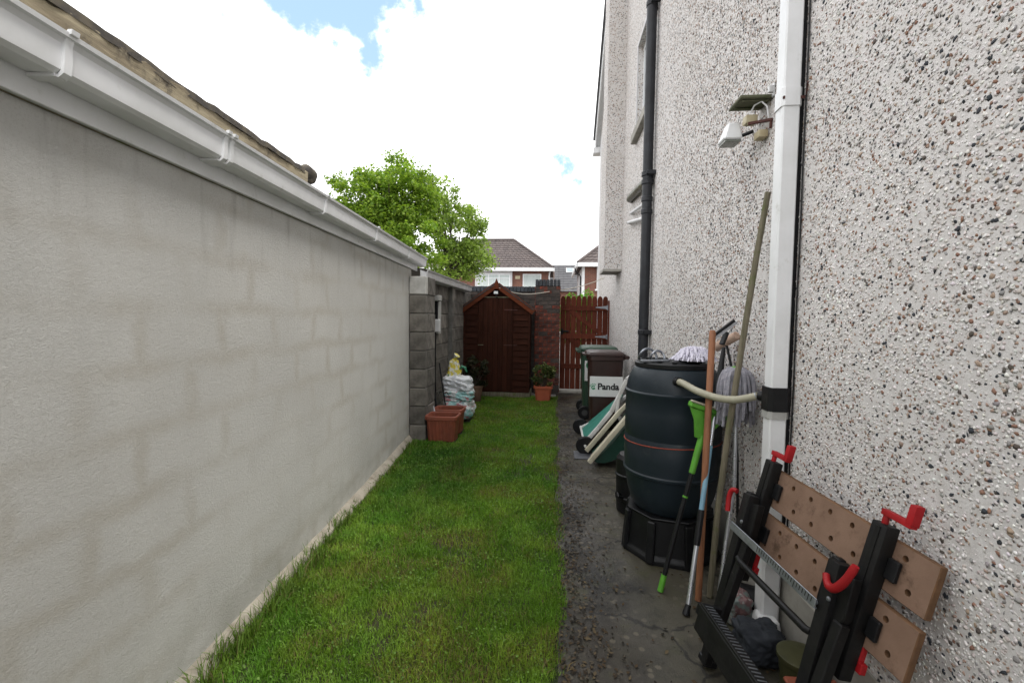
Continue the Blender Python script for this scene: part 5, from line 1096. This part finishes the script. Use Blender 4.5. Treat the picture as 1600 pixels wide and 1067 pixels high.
me = numpy_mesh('lawn_weeds', V.reshape(-1, 3), np.arange(nw * 6).reshape(-1, 6), GRASSM, np.repeat(np.array([(.11, .2, .03)]) * RNG.uniform(.7, 1.5, (nw, 1)), 6, axis=0)); o = place('lawn_weeds', me); setp(o, 'small clover leaves scattered through the lawn', 'weeds', kind='stuff')
# leaf litter and grit along the path edge
n = 4200; y = 1.2 + 7.8 * RNG.random(n) ** 1.4 ; x = .05 + np.abs(RNG.normal(0, .14, n)); far = RNG.random(n) < .18; x[far] = RNG.uniform(.1, 1.05, far.sum())
s = RNG.uniform(.004, .015, n); a = RNG.uniform(0, 6.28, n); V = np.empty((n, 4, 3)); tl = RNG.uniform(0, .008, (n, 4))
for q in range(4):
    an = a + q * 1.5708; rr = s * (1 if q % 2 else .55); V[:, q, 0] = x + np.cos(an) * rr; V[:, q, 1] = y + np.sin(an) * rr; V[:, q, 2] = .0035 + tl[:, q]
pal = np.array([(.06, .04, .022), (.035, .024, .014), (.1, .075, .042), (.085, .07, .05), (.02, .017, .012)])[RNG.integers(0, 5, n)]
me = numpy_mesh('leaf_litter', V.reshape(-1, 3), np.arange(n * 4).reshape(-1, 4), STONE, np.repeat(pal, 4, axis=0)); o = place('leaf_litter', me); setp(o, 'scattered brown leaf litter and grit on the path', 'litter', kind='stuff')

# ------------------------------------------------------------------ far houses
def tiles(b, A, B_, C_, D_, tw=.33, th=.36):
    """lap tiles over the quad A-B (eave), D-C (ridge)"""
    A, B_, C_, D_ = map(Vector, (A, B_, C_, D_)); L_ = ((D_ - A).length + (C_ - B_).length) / 2; rows = max(2, int(((A + B_) / 2 - (C_ + D_) / 2).length / th)); nrm = (B_ - A).cross(D_ - A).normalized()
    if nrm.z < 0: nrm = -nrm
    wid = (B_ - A).normalized()
    for r_ in range(rows):
        t0, t1 = r_ / rows, (r_ + 1.08) / rows; P0, P1 = A.lerp(D_, t0), B_.lerp(C_, t0); Q0, Q1 = A.lerp(D_, min(t1, 1)), B_.lerp(C_, min(t1, 1)); n = max(1, int((P1 - P0).length / tw))
        for k in range(n):
            a, c = k / n, (k + 1) / n; e = wid * .022
            p = [P0.lerp(P1, a) + e, P0.lerp(P1, c) - e, Q0.lerp(Q1, c) - e, Q0.lerp(Q1, a) + e]; h1, h0 = nrm * .05, nrm * .012
            b.add([p[0] + h1, p[1] + h1, p[2] + h0, p[3] + h0, p[0] - h0, p[1] - h0], [(0, 1, 2, 3), (4, 5, 1, 0), (4, 0, 3), (5, 2, 1)])
def hip_house(label, x0, x1, y0, y1, ze, zr, inset, brick, tile, roofonly=False):
    t = thing('brick_house', label, 'house', ((x0 + x1) / 2, (y0 + y1) / 2, 0)); b = MB(); b.bx((x0, y0, -.03), (x1, y1, ze)); b.build('wall', brick, t, smooth=0)
    o_ = .35; ex0, ex1, ey0, ey1 = x0 - o_, x1 + o_, y0 - o_, y1 + o_; ym = (y0 + y1) / 2; rx0, rx1 = x0 + inset, x1 - inset; zz = ze - .1
    b = MB(); b.add([(ex0, ey0, zz), (ex1, ey0, zz), (ex1, ey1, zz), (ex0, ey1, zz), (rx0, ym, zr), (rx1, ym, zr)], [(0, 1, 5, 4), (1, 2, 5), (2, 3, 4, 5), (3, 0, 4), (0, 3, 2, 1)]); rf = b.build('roof', tile, t, smooth=0)
    b = MB(); tiles(b, (ex0, ey0, zz), (ex1, ey0, zz), (rx1, ym, zr), (rx0, ym, zr)); tiles(b, (ex1, ey0, zz), (ex1, ey1, zz), (rx1, ym + .02, zr), (rx1, ym - .02, zr)); tiles(b, (ex0, ey1, zz), (ex0, ey0, zz), (rx0, ym - .02, zr), (rx0, ym + .02, zr)); b.build('roof_tiles', tile, rf, smooth=0, kind='stuff')
    b = MB(); b.tube([(ex1, ey0, zz + .06), (rx1, ym, zr + .06)], .1, 8); b.tube([(ex0, ey0, zz + .06), (rx0, ym, zr + .06)], .1, 8); b.tube([(rx0, ym, zr + .06), (rx1, ym, zr + .06)], .1, 8); b.build('hip_tiles', tile, rf, smooth=1)
    b = MB(); b.bx((ex0, ey0 - .1, zz - .22), (ex1, ey0 + .02, zz + .03)); b.bx((ex1 - .02, ey0 + .021, zz - .22), (ex1 + .1, ey1, zz + .03)); b.bx((ex0 - .1, ey0 + .021, zz - .22), (ex0 + .02, ey1, zz + .03)); b.build('eaves_gutter', UPVC, t, smooth=0)
    return t
def far_window(t, x0, x1, z0, z1, y, nx, transom=None, curtain=PANE):
    b = MB(); f = .07
    b.bx((x0, y - .05, z0), (x1, y + .02, z0 + f)); b.bx((x0, y - .05, z1 - f), (x1, y + .02, z1))
    for i in range(nx + 1): xx = x0 + (x1 - x0 - f) * i / nx; b.bx((xx, y - .051, z0 + f), (xx + f, y + .02, z1 - f))
    if transom: 
        for i in range(nx): xa = x0 + (x1 - x0 - f) * i / nx + f; xb = x0 + (x1 - x0 - f) * (i + 1) / nx; b.bx((xa, y - .049, transom), (xb, y + .02, transom + f * .8))
    w_ = b.build('window', UPVC, t, smooth=0)
    for i in range(nx):
        xa = x0 + (x1 - x0 - f) * i / nx + f; xb = x0 + (x1 - x0 - f) * (i + 1) / nx; b = MB(); b.bx((xa, y - .02, z0 + f), (xb, y - .01, z1 - f)); b.build('pane', curtain, w_, smooth=0)
    b = MB(); b.bx((x0 - .1, y - .12, z0 - .1), (x1 + .1, y + .02, z0 - .002)); b.build('sill', UPVC, w_, smooth=0)
h1 = hip_house('red brick house with brown hipped tile roof beyond the boundary wall', -10.2, -.5, 35, 42.5, 5.3, 7.95, 3.0, FARBRICK, TILE)
b = MB(); b.bx((-6.1, 34.86, 3.6), (-3.25, 35.001, 5.16)); b.build('bay_panel', PLASTER, h1, smooth=0)
far_window(h1, -5.9, -3.4, 3.7, 4.78, 34.86, 3, 4.42, CURTAIN); far_window(h1, -2.45, -1.05, 3.75, 4.8, 35.0, 1, None, CURTAIN); far_window(h1, -9.4, -8.0, 3.75, 4.8, 35.0, 2, None, CURTAIN)
b = MB(); b.bx((-3.02, 34.985, 4.42), (-2.66, 35.0, 4.66)); b.build('vent_plate', YELLOWW, h1, smooth=0)
b = MB(); b.tube([(-.4, 34.93, 5.0), (-.45, 34.95, 4.7), (-.45, 34.95, 0)], .05, 8); b.build('downpipe', UPVC, h1)
h2 = hip_house('red brick house end with brown roof and dark downpipe near the gate', 1.75, 10.5, 29.6, 37, 5.05, 8.0, 3.2, FARBRICK, TILE)
b = MB(); b.bx((1.745, 29.9, 0), (1.749, 37, 4.9)); b.build('side_render', PLASTER, h2, smooth=0); b = MB(); b.bx((1.70, 29.59, 0), (1.86, 29.599, 4.9)); b.build('corner_pipe', UPVC, h2, smooth=0)
b = MB(); b.tube([(1.3, 30.6, 4.8), (1.32, 30.6, 4.55), (1.66, 30.6, 4.25), (1.66, 30.6, 0)], .05, 8); b.build('downpipe', IRON, h2, smooth=1)
far_window(h2, 2.62, 4.1, 3.35, 4.75, 29.6, 2)
h3 = thing('slate_roofed_house', 'distant grey roofed house with a small rooflight between the brick houses', 'house', (2, 62, 0))
b = MB(); b.bx((-6, 60, -.03), (10, 68, 5.0)); b.build('wall', FARBRICK, h3, smooth=0); b = MB(); b.add([(-6.4, 59.6, 4.9), (10.4, 59.6, 4.9), (10.4, 64, 8.75), (-6.4, 64, 8.75), (10.4, 68.4, 4.9), (-6.4, 68.4, 4.9)], [(0, 1, 2, 3), (3, 2, 4, 5), (0, 3, 5), (1, 4, 2)]); rf = b.build('roof', TILE2, h3, smooth=0)
b = MB(); tiles(b, (-6.4, 59.6, 4.9), (10.4, 59.6, 4.9), (10.4, 64, 8.75), (-6.4, 64, 8.75), .6, .5); b.build('roof_tiles', TILE2, rf, smooth=0, kind='stuff')
fr_ = frame((1.95, 62.93, 7.9), (1, 0, 0), (0, .7526, .6585)); b = MB(fr_); b.box((0, 0, .06), (1.0, .95, .1)); rl = b.build('rooflight', UPVC, h3, smooth=0); b = MB(fr_); b.box((0, 0, .12), (.84, .8, .03)); b.build('pane', PANE, rl, smooth=0)
# bush beyond the gate
SB = thing('garden_bush', 'bright green rounded bush showing over the gate', 'bush', (.75, 14.5, 0)); rnd = random.Random(31); cs, rs = [], []
b = MB()
for i in range(60):
    v = Vector((rnd.gauss(0, 1), rnd.gauss(0, 1), rnd.gauss(0, 1))).normalized() * rnd.uniform(.5, 1); c_ = (.75 + v.x * .65, 14.5 + v.y * .6, 1.5 + v.z * .95); cs.append(c_); rs.append(rnd.uniform(.15, .28))
    if i < 14: b.tube([(.75, 14.5, 0), (.75 + v.x * .2, 14.5 + v.y * .2, .7), c_], [.03, .02, .005], 6, False)
b.build('stems', BARK, SB, smooth=1); leaf_cloud('foliage', cs, rs, 60, .09, [(.09, .2, .02), (.13, .26, .035), (.07, .16, .02)], SB, 31, .5)
